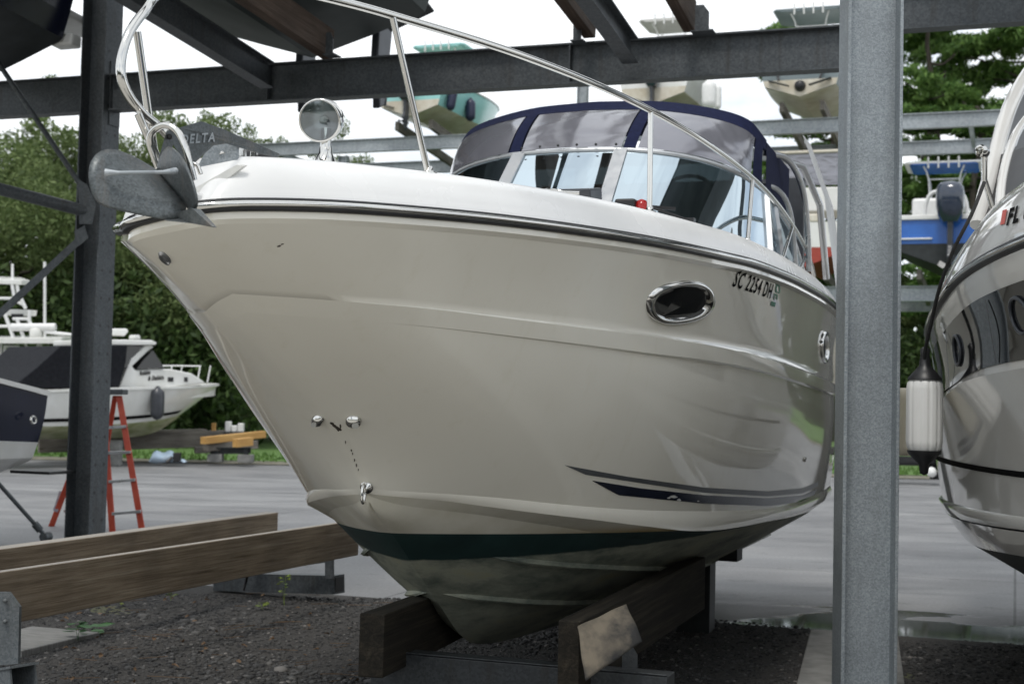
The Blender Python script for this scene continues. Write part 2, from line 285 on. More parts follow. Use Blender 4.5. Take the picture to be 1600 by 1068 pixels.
MT['earth'] = noisy('rough_ground', (.06, .07, .03), (.12, .12, .07), 1.2, .95)
def watermat():
    m, t, b = newmat('puddle_water'); b.inputs['Base Color'].default_value = (.06, .06, .062, 1); b.inputs['Roughness'].default_value = .09
    b.inputs['Specular IOR Level'].default_value = .8; n = noise(t, coords(t, (.6, 2, 1), (0, 0, TH)), 3, 3); bump(t, b, n, .08, .01); return m
MT['water'] = watermat()

# ------------------------------------------------------------------ mesh helpers
class MB:
    def __init__(s): s.v = []; s.f = []; s.m = []; s.sm = []
    def add(s, vs, fs, mi=0, smooth=False):
        o = len(s.v); s.v += [tuple(p) for p in vs]; s.f += [tuple(i+o for i in f) for f in fs]; s.m += [mi]*len(fs); s.sm += [smooth]*len(fs)
    def grid(s, rows, mi=0, smooth=True, closed=False, flip=False):
        n = len(rows[0]); vs = [p for r in rows for p in r]; fs = []
        for i in range(len(rows)-1):
            for j in range(n if closed else n-1):
                a, b_, c, d = i*n+j, i*n+(j+1) % n, (i+1)*n+(j+1) % n, (i+1)*n+j
                fs.append((a, d, c, b_) if flip else (a, b_, c, d))
        s.add(vs, fs, mi, smooth)
    def box(s, c, ax, ay, az, mi=0):            # centre and three half-axis vectors
        c, ax, ay, az = Vector(c), Vector(ax), Vector(ay), Vector(az)
        vs = [c+ax*i+ay*j+az*k for i in (-1, 1) for j in (-1, 1) for k in (-1, 1)]
        s.add(vs, [(0, 1, 3, 2), (4, 6, 7, 5), (0, 4, 5, 1), (2, 3, 7, 6), (0, 2, 6, 4), (1, 5, 7, 3)], mi)
    def b(s, c, sx, sy, sz, mi=0): s.box(c, (sx/2, 0, 0), (0, sy/2, 0), (0, 0, sz/2), mi)
    def beam(s, p, q, w, h, mi=0, side=None, ch=0.0):    # rectangular bar, w sideways, h upwards
        p, q = Vector(p), Vector(q); d = (q-p).normalized()
        sd = Vector(side).normalized() if side is not None else d.cross(UP).normalized()
        u = sd.cross(d).normalized()
        c = min(w, h)*ch
        if c: prof = [(-w/2, -h/2+c), (-w/2+c, -h/2), (w/2-c, -h/2), (w/2, -h/2+c), (w/2, h/2-c), (w/2-c, h/2), (-w/2+c, h/2), (-w/2, h/2-c)]
        else: prof = [(-w/2, -h/2), (w/2, -h/2), (w/2, h/2), (-w/2, h/2)]
        s.prism(p, q, sd, u, prof, mi)
    def prism(s, p, q, sd, u, prof, mi=0, caps=True):
        n = len(prof); vs = [Vector(e)+sd*a+u*b_ for e in (p, q) for a, b_ in prof]
        fs = [(i, (i+1) % n, n+(i+1) % n, n+i) for i in range(n)]
        if caps: fs += [tuple(range(n-1, -1, -1)), tuple(range(n, 2*n))]
        s.add(vs, fs, mi)
    def ibeam(s, p, q, d, w, tf, tw, webup, mi=0):      # webup: direction along the web (d), flanges across it
        p, q, u = Vector(p), Vector(q), Vector(webup).normalized(); sd = (q-p).normalized().cross(u).normalized()
        prof = [(-w/2, -d/2), (w/2, -d/2), (w/2, -d/2+tf), (tw/2, -d/2+tf), (tw/2, d/2-tf), (w/2, d/2-tf), (w/2, d/2), (-w/2, d/2), (-w/2, d/2-tf), (-tw/2, d/2-tf), (-tw/2, -d/2+tf), (-w/2, -d/2+tf)]
        n = 12; vs = [Vector(e)+sd*a+u*b_ for e in (p, q) for a, b_ in prof]
        fs = [(i, (i+1) % n, n+(i+1) % n, n+i) for i in range(n)]
        for k in (0, n):
            fs += [(k, k+1, k+2, k+11), (k+3, k+4, k+9, k+10), (k+5, k+6, k+7, k+8)]
        s.add(vs, fs, mi)
    def tube(s, pts, r, mi=0, seg=10, caps=True, closed=False):
        pts = [Vector(p) for p in pts]; n = len(pts)
        rr = r if isinstance(r, (list, tuple)) else [r]*n
        T = []
        for i in range(n):
            if closed: d = pts[(i+1) % n]-pts[i-1]
            else: d = pts[min(i+1, n-1)]-pts[max(i-1, 0)]
            T.append(d.normalized())
        x = T[0].orthogonal().normalized(); rows = []
        for i in range(n):
            x = (x-T[i]*x.dot(T[i])).normalized(); y = T[i].cross(x)
            rows.append([pts[i]+(x*cos(2*pi*k/seg)+y*sin(2*pi*k/seg))*rr[i] for k in range(seg)])
        if closed: rows.append(rows[0])
        s.grid(rows, mi, True, closed=True)
        if caps and not closed:
            s.add(rows[0], [tuple(range(seg-1, -1, -1))], mi); s.add(rows[-1], [tuple(range(seg))], mi)
    def lathe(s, base, axis, prof, mi=0, seg=24, smooth=True, mis=None):   # prof: (distance, radius)
        base, ax = Vector(base), Vector(axis).normalized(); x = ax.orthogonal().normalized(); y = ax.cross(x)
        rows = [[base+ax*h+(x*cos(2*pi*k/seg)+y*sin(2*pi*k/seg))*r for k in range(seg)] for h, r in prof]
        if mis is None: s.grid(rows, mi, smooth, closed=True)
        else:
            for i in range(len(rows)-1): s.grid(rows[i:i+2], mis[i], smooth, closed=True)
    def poly(s, pts, thick, nrm, mi=0):
        nrm = Vector(nrm).normalized(); n = len(pts); a = [Vector(p)+nrm*thick/2 for p in pts]; b_ = [Vector(p)-nrm*thick/2 for p in pts]
        s.add(a+b_, [tuple(range(n)), tuple(range(2*n-1, n-1, -1))]+[(i, n+i, n+(i+1) % n, (i+1) % n) for i in range(n)], mi)
    def build(s, name, mats, parent=None, bevel=0, weld=False):
        me = bpy.data.meshes.new(name); me.from_pydata(s.v, [], s.f)
        if not isinstance(mats, (list, tuple)): mats = [mats]
        for k in mats: me.materials.append(MT[k])
        me.polygons.foreach_set('material_index', s.m); me.polygons.foreach_set('use_smooth', s.sm); me.update()
        o = bpy.data.objects.new(name, me); COL.objects.link(o)
        if parent is not None: o.parent = parent
        if bevel:
            md = o.modifiers.new('bevel', 'BEVEL'); md.width = bevel; md.segments = 2; md.limit_method = 'ANGLE'; md.angle_limit = radians(35)
        return o
def tag(o, label=None, cat=None, group=None, kind=None):
    if label: o['label'] = label
    if cat: o['category'] = cat
    if group: o['group'] = group
    if kind: o['kind'] = kind
    return o
def empty(name, l=(0, 0, 0), rz=0, label=None, cat=None, group=None):
    o = bpy.data.objects.new(name, None); o.location = l; o.rotation_euler = (0, 0, rz); o.empty_display_size = .3; COL.objects.link(o)
    return tag(o, label, cat, group)
def inv(o, p):       # world point into an (unscaled) parent's space
    return o.matrix_basis.inverted() @ Vector(p)
def copy_thing(root, label=None, group=None, loc_=None, rz=None):
    def cp(o, par):
        c = o.copy(); COL.objects.link(c)
        if par: c.parent = par
        for ch in [k for k in ALL if k.parent == o]: cp(ch, c)
        return c
    ALL = list(COL.objects); r = cp(root, None)
    if label: r['label'] = label
    if group: r['group'] = group
    if loc_ is not None: r.location = loc_
    if rz is not None: r.rotation_euler[2] = rz
    return r
def crom(P, n=8):      # Catmull-Rom through points
    P = [Vector(p) for p in P]; out = []
    Q = [P[0]*2-P[1]]+P+[P[-1]*2-P[-2]]
    for i in range(1, len(Q)-2):
        for k in range(n):
            t = k/n; a, b_, c, d = Q[i-1], Q[i], Q[i+1], Q[i+2]
            out.append(.5*((2*b_)+(c-a)*t+(2*a-5*b_+4*c-d)*t*t+(3*b_-a-3*c+d)*t**3))
    out.append(P[-1]); return out
def pchip(x, y, xs):
    x, y, xs = map(lambda k: np.array(k, float), (x, y, xs)); h = np.diff(x); dl = np.diff(y)/h; n = len(x); d = np.zeros(n)
    for i in range(1, n-1):
        if dl[i-1]*dl[i] > 0:
            w1, w2 = 2*h[i]+h[i-1], h[i]+2*h[i-1]; d[i] = (w1+w2)/(w1/dl[i-1]+w2/dl[i])
    d[0] = dl[0]; d[-1] = dl[-1]
    k = np.clip(np.searchsorted(x, xs)-1, 0, n-2); t = (xs-x[k])/h[k]
    return (2*t**3-3*t**2+1)*y[k]+(t**3-2*t**2+t)*h[k]*d[k]+(-2*t**3+3*t**2)*y[k+1]+(t**3-t**2)*h[k]*d[k+1]
def text_mesh(body, size, bold=0.0, shear=0, cx=1.0):
    cu = bpy.data.curves.new('lettering', 'FONT'); cu.space_character = 1.2; cu.space_word = .85; cu.body = body; cu.size = size; cu.offset = bold; cu.shear = shear; cu.align_x = 'LEFT'; cu.resolution_u = 3
    o = bpy.data.objects.new('lettering', cu); COL.objects.link(o); dg = bpy.context.evaluated_depsgraph_get(); dg.update()
    me = bpy.data.meshes.new_from_object(o.evaluated_get(dg)); COL.objects.unlink(o); bpy.data.objects.remove(o)
    v = [(p.co.x*cx, p.co.y) for p in me.vertices]; f = [tuple(p.vertices) for p in me.polygons]; bpy.data.meshes.remove(me); return v, f

# ================================================================== SETTING
def sheet(name, pts, z, mat, thick=None):
    b = MB(); b.add([(p[0], p[1], z) for p in pts], [tuple(range(len(pts)))]); o = b.build(name, mat); tag(o, kind='structure'); return o
sheet('ground', [(-300, -300), (300, -300), (300, 300), (-300, 300)], -.012, 'earth')
def edge(t, off=0): return Vector((0, 11.62+off, 0)) + PT*t      # gravel / concrete border, runs across the boats
sheet('yard', [edge(-60)+AX*0, edge(60), edge(60)+AX*44+Vector((0, 0, 0)), (40, 36, 0), (-60, 35.5, 0)], .0, 'yard')
# gravel bed under the racks
gb = MB(); NX, NY = 60, 50
rows = []
for j in range(NY+1):
    r = []
    for i in range(NX+1):
        p = edge(-14+28*i/NX) - AX*(7.0*(j/NY)**1.1); h = .018*sin(p.x*2.1+p.y)*cos(p.y*1.7)
        r.append((p.x, p.y, .004+h*(min(j, 6)/6)))
    rows.append(r)
gb.grid(rows, 0, True, flip=True); tag(gb.build('gravel_bed', 'ground'), kind='structure')
sheet('lane', [edge(-60)-AX*7.0, edge(60)-AX*7.0, edge(60)-AX*40, edge(-60)-AX*40], .0, 'bouncelane')  # unseen pale lane, added to bounce light up onto the hull
# loose stones
def stones(n, name):
    ico = []
    g = (1+sqrt(5))/2
    iv = np.array([(-1, g, 0), (1, g, 0), (-1, -g, 0), (1, -g, 0), (0, -1, g), (0, 1, g), (0, -1, -g), (0, 1, -g), (g, 0, -1), (g, 0, 1), (-g, 0, -1), (-g, 0, 1)], float); iv /= np.linalg.norm(iv[0])
    fi = np.array([(0, 11, 5), (0, 5, 1), (0, 1, 7), (0, 7, 10), (0, 10, 11), (1, 5, 9), (5, 11, 4), (11, 10, 2), (10, 7, 6), (7, 1, 8), (3, 9, 4), (3, 4, 2), (3, 2, 6), (3, 6, 8), (3, 8, 9), (4, 9, 5), (2, 4, 11), (6, 2, 10), (8, 6, 7), (9, 8, 1)])
    V = np.zeros((n, 12, 3)); 
    # denser towards the camera
    Y = 5.6+6.4*RNG.random(n)**.9; X = (-.42+.84*RNG.random(n))*Y
    ex = 11.62 + (X*-tan(TH))
    ok = Y < ex+.05; X, Y = X[ok], Y[ok]; n = len(X)
    sz = .0045+.009*RNG.random(n)**2*1.6; sz *= .75+.5*np.clip(np.sin(X*1.7+Y*2.3)*np.sin(Y*1.1-X), 0, 1); sz[RNG.random(n) > .985] *= 1.9
    V = iv[None]*(1+.35*(RNG.random((n, 12, 1))-.5)); a = RNG.random(n)*2*pi
    sc = np.stack([1+.5*RNG.random(n), .8+.4*RNG.random(n), .5+.3*RNG.random(n)], 1)[:, None]
    V = V*sc*sz[:, None, None]
    x = V[..., 0]*np.cos(a)[:, None]-V[..., 1]*np.sin(a)[:, None]; y = V[..., 0]*np.sin(a)[:, None]+V[..., 1]*np.cos(a)[:, None]
    V[..., 0] = x+X[:, None]; V[..., 1] = y+Y[:, None]; V[..., 2] += (.006+.018*np.sin(X*2.1+Y)*np.cos(Y*1.7))[:, None]
    Fc = (fi[None]+12*np.arange(n)[:, None, None]).reshape(-1, 3)
    me = bpy.data.meshes.new(name); me.vertices.add(n*12); me.vertices.foreach_set('co', V.reshape(-1)); me.loops.add(len(Fc)*3); me.loops.foreach_set('vertex_index', Fc.reshape(-1))
    me.polygons.add(len(Fc)); me.polygons.foreach_set('loop_start', np.arange(len(Fc))*3); me.polygons.foreach_set('loop_total', np.full(len(Fc), 3)); me.update(calc_edges=True); me.validate()
    me.materials.append(MT['stones']); o = bpy.data.objects.new(name, me); COL.objects.link(o); return o
tag(stones(42000, 'gravel'), 'dark grey loose gravel spread under the boat racks', 'gravel', kind='stuff')
# verge beyond the yard: kerb of soil, then grass
sheet('verge', [(-60, 35.2), (40, 35.7), (40, 37.6), (-60, 37.2)], .02, 'soil')
sheet('lawn', [(-60, 37.0), (40, 37.3), (40, 140), (-60, 140)], .03, 'grass')
tufts = MB()
for k in range(2600):
    x = random.uniform(-20, 16); y = random.uniform(36.6, 41); h = random.uniform(.05, .16); a = random.uniform(0, pi)
    d = Vector((cos(a), sin(a), 0))*.05; p = Vector((x, y, .03)); q = Vector((random.uniform(-.04, .04), 0, h))
    tufts.add([p-d, p+d, p+q], [(0, 1, 2)])
tag(tufts.build('grass', 'grass'), 'bright green grass strip behind the concrete yard', 'grass', kind='stuff')
# concrete footing strip round the near column
ft = MB(); ft.b((0, 0, .0), .62, 6.2, .10)
o = ft.build('concrete_footing', 'concrete', bevel=.01); o.location = (1.78, 7.45, 0); o.rotation_euler[2] = -radians(14)
tag(o, 'grey concrete footing strip in the gravel under the near steel column', 'footing')
o = o.copy(); o.data = o.data.copy(); COL.objects.link(o); o.name = 'concrete_footing'; o.scale = (.9, .13, .6); _p = atz(42, 998, .03); o.location = (_p.x, _p.y, .01); o.rotation_euler[2] = -TH
tag(o, 'pale concrete pad in the gravel beside the left steel bunk post', 'footing')

# ================================================================== TREES
def leafcloud(centers, radii, n, size, flat=.7, aspect=1.6):
    c = np.array(centers, float); r = np.array(radii, float); w = r**2; k = RNG.choice(len(c), n, p=w/w.sum())
    d = RNG.normal(size=(n, 3)); d /= np.linalg.norm(d, axis=1)[:, None]; rad = r[k]*(.35+.72*RNG.random(n)**.5)
    p = c[k]+d*rad[:, None]*np.array([1, 1, flat])
    u = RNG.normal(size=(n, 3)); u /= np.linalg.norm(u, axis=1)[:, None]; v = np.cross(u, RNG.normal(size=(n, 3))); v /= np.linalg.norm(v, axis=1)[:, None]
    s = size*(.6+.8*RNG.random(n))[:, None]
    return np.stack([p-u*s*aspect, p+v*s*.6, p+u*s*aspect, p-v*s*.6], 1)
def quads_obj(name, Q, mat, parent=None):
    n = len(Q); me = bpy.data.meshes.new(name); me.vertices.add(n*4); me.vertices.foreach_set('co', Q.reshape(-1)); me.loops.add(n*4); me.loops.foreach_set('vertex_index', np.arange(n*4))
    me.polygons.add(n); me.polygons.foreach_set('loop_start', np.arange(n)*4); me.polygons.foreach_set('loop_total', np.full(n, 4)); me.update(calc_edges=True)
    me.materials.append(MT[mat]); o = bpy.data.objects.new(name, me); COL.objects.link(o)
    if parent: o.parent = parent
    return o
def limb(b, p, q, r0, r1, wob=.25, n=6):
    p, q = Vector(p), Vector(q); L = (q-p).length; P = [p.lerp(q, i/n)+Vector((random.uniform(-1, 1), random.uniform(-1, 1), random.uniform(-.6, .6)))*(wob*L*.12 if 0 < i < n else 0) for i in range(n+1)]
    P = crom(P, 3); m = len(P); b.tube(P, [r0+(r1-r0)*i/(m-1) for i in range(m)], seg=7)
    return P
def oak(h, spread, seed, nleaf, label, where, size=.055, group='broadleaf trees behind the yard'):
    random.seed(seed); t = empty('broadleaf_tree', where, random.random()*6, label, 'tree', group); tr = MB()
    limb(tr, (0, 0, 0), (random.uniform(-.5, .5), random.uniform(-.5, .5), h*.45), .38, .24)
    C, R = [], []
    for k in range(13):
        a = random.uniform(0, 2*pi); e = random.uniform(.1, 1); rr = spread*random.uniform(.45, 1)*(1-.45*e); z = h*(.22+.72*e)
        q = (cos(a)*rr, sin(a)*rr, z); limb(tr, (0, 0, h*random.uniform(.15, .45)), q, .13, .03, .8)
        for j in range(7):
            s = spread*.36; C.append((q[0]+random.gauss(0, s*.6), q[1]+random.gauss(0, s*.6), min(q[2]+random.gauss(0, s*.5), h*1.02))); R.append(random.uniform(.5, 1.25)*spread*.19)
        if k % 2: C.append((q[0]*.9, q[1]*.9, h*random.uniform(.12, .3))); R.append(spread*.22)
    for k in range(26):      # small outer sprays that break up the outline
        a = random.uniform(0, 2*pi); e = random.uniform(.3, 1.08); C.append((cos(a)*spread*(1.1-.5*e), sin(a)*spread*(1.1-.5*e), h*e)); R.append(spread*.10)
    tr.build('trunk', 'bark', t); quads_obj('crown', leafcloud(C, R, nleaf, size, .75), 'leaf', t); return t
def pine(h, seed, nleaf, label, where, low=.35, lean=0, group='pine trees behind the yard'):
    random.seed(seed); t = empty('pine_tree', where, 0, label, 'tree', group); tr = MB()
    top = (lean, 0, h*.97); P = limb(tr, (0, 0, 0), top, .30, .07, .12, 8); C, R = [], []
    for k in range(28):
        e = low+(1-low)*random.random()**.8; b0 = P[min(int(e*len(P)), len(P)-1)]; a = random.uniform(0, 2*pi); L = h*random.uniform(.12, .27)*(1.25-e*.7)
        q = b0+Vector((cos(a)*L, sin(a)*L, L*random.uniform(.05, .45))); B = limb(tr, b0, q, .075, .02, 1.2, 4)
        for f in (.55, .8, 1.0):
            c = B[min(int(f*len(B)), len(B)-1)]
            for j in range(3): C.append((c.x+random.gauss(0, .45), c.y+random.gauss(0, .45), c.z+random.uniform(-.05, .45))); R.append(random.uniform(.3, .7))
    tr.build('trunk', 'bark', t); quads_obj('crown', leafcloud(C, R, nleaf, .075, .5, 2.8), 'needle', t); return t
oakA = oak(11.4, 5.2, 3, 80000, 'tall broadleaf tree at the far left edge behind the tower boat', (-23.5, 54, 0))
def again(src, label, w, rz, s, grp=None):
    c = copy_thing(src, label, grp, w, rz); c.scale = (s[0], s[0], s[1]); return c
again(oakA, 'broadleaf tree with ragged crown just right of the left steel column', (-15.4, 55, 0), 2.1, (1.0, 1.1))
oakB = oak(10.4, 4.6, 8, 70000, 'broad green tree above the anchor, sloping down to the right', (-12.2, 50, 0))
again(oakB, 'broadleaf tree between the far left tree and the steel column', (-19.0, 51, 0), 1.4, (1.15, 1.12))
again(oakB, 'broadleaf tree whose crown slopes down behind the anchor shank', (-11.2, 52, 0), 5.0, (.9, 1.06))
again(oakA, 'rounded broadleaf crown rising behind the peak of the anchor shank', (-10.2, 54, 0), 3.6, (.62, 1.0))
again(oakA, 'thin topped tree between the anchor shank and the spotlight', (-9.4, 57, 0), 3.0, (.75, .93))
again(oakB, 'slim airy treetop right behind the spotlight', (-8.0, 58, 0), 1.0, (.62, 1.14))
again(oakA, 'lower broadleaf tree directly behind the spotlight of the white cruiser', (-9.6, 58, 0), 4.0, (.8, .74))
again(oakB, 'small broadleaf tree top just left of the navy canopy', (-4.2, 64, 0), .6, (.7, .84))
again(oakB, 'broadleaf tree hidden mostly behind the white cruiser hull', (2.5, 64, 0), 3.3, (1.0, .8))
again(oakB, 'deep green broadleaf tree low behind the near steel column', (15.6, 64, 0), 2.6, (1.0, .70))
again(oakA, 'broadleaf tree low behind the blue boat on the far rack', (21.5, 64, 0), 5.2, (1.0, .66))
pineA = pine(22.5, 11, 34000, 'tall pine with forked limbs to the right of the near steel column', (19.4, 66, 0), .33)
again(pineA, 'pine tree at the right edge above the grey cruiser', (25.0, 67, 0), 2.0, (1.1, 1.15))
pineB = pine(20.0, 23, 30000, 'pine tree seen just left of the near steel column', (15.2, 68, 0), .25)
again(pineB, 'pine tree between the tall forked pine and the right edge', (21.6, 72, 0), 4.1, (1.2, 1.12))
again(pineB, 'wide low pine behind the blue boat on the far rack', (20.2, 62, 0), 5.4, (1.1, .78))
again(pineB, 'shorter pine behind the camper boat on the far rack', (12.8, 68, 0), 1.3, (1.0, .66))
# shaded understorey that closes the view between the trunks
random.seed(5); C, R = [], []
for k in range(520):
    x = random.uniform(-32, 34); y = random.uniform(45, 50)+(14 if x > -8.5 else 0); C.append((x, y, random.uniform(0, 5.2))); R.append(random.uniform(.7, 1.7))
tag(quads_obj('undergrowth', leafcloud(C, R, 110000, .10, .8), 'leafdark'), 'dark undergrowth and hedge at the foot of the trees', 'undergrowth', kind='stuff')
random.seed(6); C, R = [], []
for k in range(500):
    x = random.uniform(-70, 70); y = 78+random.uniform(-2, 6); C.append((x, y, random.uniform(0, 8))); R.append(random.uniform(1.4, 3))
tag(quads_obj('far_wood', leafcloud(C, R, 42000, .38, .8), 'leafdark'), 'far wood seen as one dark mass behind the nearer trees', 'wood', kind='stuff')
# wood behind the photographer, added only to fill the reflections
random.seed(9); C, R = [], []
for k in range(260):
    a = random.uniform(-.1, pi+.1); C.append((cos(a)*45, -sin(a)*38-6, random.uniform(0, 9))); R.append(random.uniform(1.8, 3.4))
tag(quads_obj('reflection_wood', leafcloud(C, R, 16000, .5, .8), 'leafdark'), 'line of trees on the other side of the yard', 'wood', kind='stuff')

# ================================================================== WHITE CRUISER (local axes: x to port, y aft, z up)
CR = empty('express_cruiser', B0, -TH, 'large white cruiser with navy canopy and registration SC 2254 DH in the middle', 'boat')
NS = 72; SEND = 8.2
def hline(ctrl, send=SEND, n=NS):
    c = np.array(ctrl, float); s0 = c[0, 0]; q = np.sqrt(c[:, 0]-s0); qs = np.linspace(0, sqrt(send-s0), n)
    return np.stack([pchip(q, c[:, 1], qs), s0+qs**2, pchip(q, c[:, 2], qs)], 1)     # (w, s, z)
SHc = [(-.03, 0, 2.275), (-.02, .12, 2.292), (.1, .28, 2.315), (.3, .46, 2.332), (.6, .64, 2.348), (1, .82, 2.367), (1.5, 1.0, 2.384), (2, 1.13, 2.401), (2.5, 1.22, 2.417), (3, 1.29, 2.432), (3.5, 1.34, 2.45), (4, 1.37, 2.46), (5, 1.395, 2.474), (6, 1.395, 2.48), (7, 1.37, 2.48), (8.2, 1.3, 2.47)]
K1c = [(.42, 0, 1.985), (.47, .14, 1.982), (.65, .33, 1.982), (1, .54, 1.986), (1.5, .80, 1.986), (2, .97, 1.987), (2.5, 1.08, 1.988), (3, 1.17, 1.984), (3.5, 1.235, 1.978), (4, 1.285, 1.967), (5, 1.345, 1.935), (6, 1.37, 1.90), (7, 1.355, 1.88), (8.2, 1.28, 1.87)]
K2c = [(.53, 0, 1.93), (.58, .13, 1.925), (.75, .31, 1.922), (1.05, .52, 1.922), (1.5, .77, 1.918), (2, .95, 1.912), (2.5, 1.07, 1.905), (3, 1.163, 1.902), (3.5, 1.232, 1.895), (4, 1.285, 1.884), (5, 1.35, 1.85), (6, 1.378, 1.815), (7, 1.363, 1.79), (8.2, 1.288, 1.78)]
Mc = [(1.25, 0, 1.57), (1.28, .10, 1.57), (1.36, .27, 1.57), (1.5, .46, 1.57), (1.8, .68, 1.565), (2.25, .88, 1.56), (3, 1.08, 1.54), (4, 1.22, 1.51), (5, 1.30, 1.48), (6, 1.34, 1.45), (7, 1.335, 1.44), (8.2, 1.26, 1.43)]
Ac = [(1.585, 0, 1.272), (1.61, .045, 1.262), (1.66, .12, 1.255), (1.8, .28, 1.242), (2, .46, 1.222), (2.25, .63, 1.19), (2.5, .76, 1.163), (3, .93, 1.122), (3.5, 1.045, 1.092), (4, 1.125, 1.066), (5, 1.225, 1.025), (6, 1.275, 1.02), (7, 1.28, 1.02), (8.2, 1.22, 1.02)]
Bc = [(1.60, 0, 1.245), (1.63, .045, 1.236), (1.68, .12, 1.228), (1.82, .26, 1.21), (2, .43, 1.178), (2.25, .62, 1.138), (2.5, .755, 1.104), (3, .93, 1.04), (3.5, 1.05, .985), (4, 1.13, .96), (5, 1.232, .945), (6, 1.282, .94), (7, 1.287, .94), (8.2, 1.225, .94)]
Gc = [(1.62, 0, 1.235), (1.65, .04, 1.215), (1.72, .11, 1.19), (1.86, .22, 1.165), (2.05, .37, 1.135), (2.3, .53, 1.09), (2.55, .65, 1.05), (3, .81, .975), (3.5, .93, .93), (4, 1.0, .905), (5, 1.10, .865), (6, 1.15, .845), (7, 1.16, .84), (8.2, 1.10, .84)]
KLc = [(1.66, 0, 1.215), (1.9, 0, 1.035), (2.2, 0, .835), (2.5, 0, .635), (2.75, 0, .47), (2.95, 0, .385), (3.4, 0, .325), (3.9, 0, .295), (5, 0, .25), (6.5, 0, .22), (8.2, 0, .22)]
SH, K1, K2, ML, A_, B_, G_, KL = map(hline, (SHc, K1c, K2c, Mc, Ac, Bc, Gc, KLc))
for K_ in (K1, K2):      # towards the stem the knuckle melts into the flare
    f_ = np.clip((K_[:, 0]-.08)/1.1, 0, 1)[:, None]; f_ = f_*f_*(3-2*f_); u_ = ((SH[:, 2]-.07-K_[:, 2])/(SH[:, 2]-.07-ML[:, 2]))[:, None]
    K_[:] = (SH*(1-u_)+ML*u_+np.array([-.015, 0, 0]))*(1-f_)+K_*f_; K_[0, 0] = 0
def off(l, dw=0, dz=0, ds=0):
    r = l.copy(); m = np.minimum(1, r[:, 0]/.25); r[:, 0] -= dw*m; r[:, 1] += (dw*(1-m)+ds); r[:, 2] += dz; return r
NOSE = True
def both(l):    # starboard end -> stem -> port end
    sb = l[::-1].copy()
    if NOSE: k = np.exp(-(np.maximum(sb[:, 1], 0)/1.0)**2)*np.minimum(1, sb[:, 0]/.22); sb[:, 2] -= .068*k; sb[:, 0] *= (1-.13*k)
    sb[:, 0] *= -1; return np.concatenate([sb[:-1], l])
def vrows(lines): return [[tuple(p) for p in both(l)] for l in lines]
def lerp(a, b_, f): return a+(b_-a)*f
hb = MB()
P0 = off(SH, 0, -.008); P1 = off(SH, -.004, -.055); P2 = off(SH, .022, -.072)
hb.grid(vrows([P0, P1]), 0, True); hb.grid(vrows([P1, P2]), 0, True)
def offk(l, dw, dz): r = l.copy(); f = np.clip((l[:, 0]-.35)/.9, .0, 1); r[:, 0] -= dw*f; r[:, 2] += dz*f; return r
K1i = offk(K1, .016, .016)
side = [lerp(P2, K1i, f)+np.array([-.014, 0, 0])*sin(pi*f)*np.minimum(1, P2[:, :1]/.3) for f in np.linspace(0, 1, 11)]
hb.grid(vrows(side+[offk(K1, .010, .006), offk(K1, .002, -.004)]), 0, True)
hb.grid(vrows([offk(K1, .002, -.004), lerp(K1, K2, .5), K2]), 0, True)
hb.grid(vrows([K2, offk(K2, .022, -.010)]), 0, True)
def quad(a, m, c, v): return a*(2*(v-.5)*(v-1))+m*(-4*v*(v-1))+c*(2*v*(v-.5))
K2i = offk(K2, .022, -.010)
low = [quad(K2i, ML, A_, v) for v in np.linspace(0, 1, 15)]
hb.grid(vrows(low), 0, True)
Amid = lerp(A_, B_, .45); Amid[:, 0] += .012*np.minimum(1, A_[:, 0]/.3)
hb.grid(vrows([A_, Amid, B_]), 0, True)
hb.grid(vrows([B_, G_]), 1, True)
# bottom
for sg in (1, -1):
    def sd(l): l = l.copy(); l[:, 0] *= sg; return l
    hb.grid([[tuple(q) for q in sd(lerp(G_, KL, f)+np.array([0, 0, -.025])*sin(pi*f))] for f in (0, .1, .2, .35, .5, .65, .8, .9, 1)], 1, True, flip=(sg < 0))
# transom
tr = [tuple(l[-1]) for l in (P0, P1, P2, K1, K2i, ML, A_, B_, G_, KL)]; tl = [(-p[0], p[1], p[2]) for p in tr[::-1]][1:]
hb.add(tr+tl, [tuple(range(len(tr+tl)))], 0)
hull = hb.build('hull', ['gel', 'bottom'], CR)
hull.data.validate()
BV = BVHTree.FromPolygons([Vector(v) for v in hb.v], [f for f in hb.f])
ICR = Matrix.Rotation(TH, 3, 'Z')
def hit(px, py, off_=.002, bv=None):      # where a line of sight meets the hull, in cruiser axes
    o = ICR @ (Vector((0, 0, CAMH))-B0); d = (ICR @ ray(px, py)).normalized()
    p, n, i, _ = (bv or BV).ray_cast(o, d)
    if p is None: return None, None
    if n.dot(d) > 0: n = -n
    return p+n*off_, n
def drop(s, z, off_=.002, sg=1):          # point of the port side at a given station and height
    p, n, i, _ = BV.ray_cast(Vector((4*sg, s, z)), Vector((-sg, 0, 0)))
    if p is None: return None, None
    if n.x*sg < 0: n = -n
    return p+n*off_, n

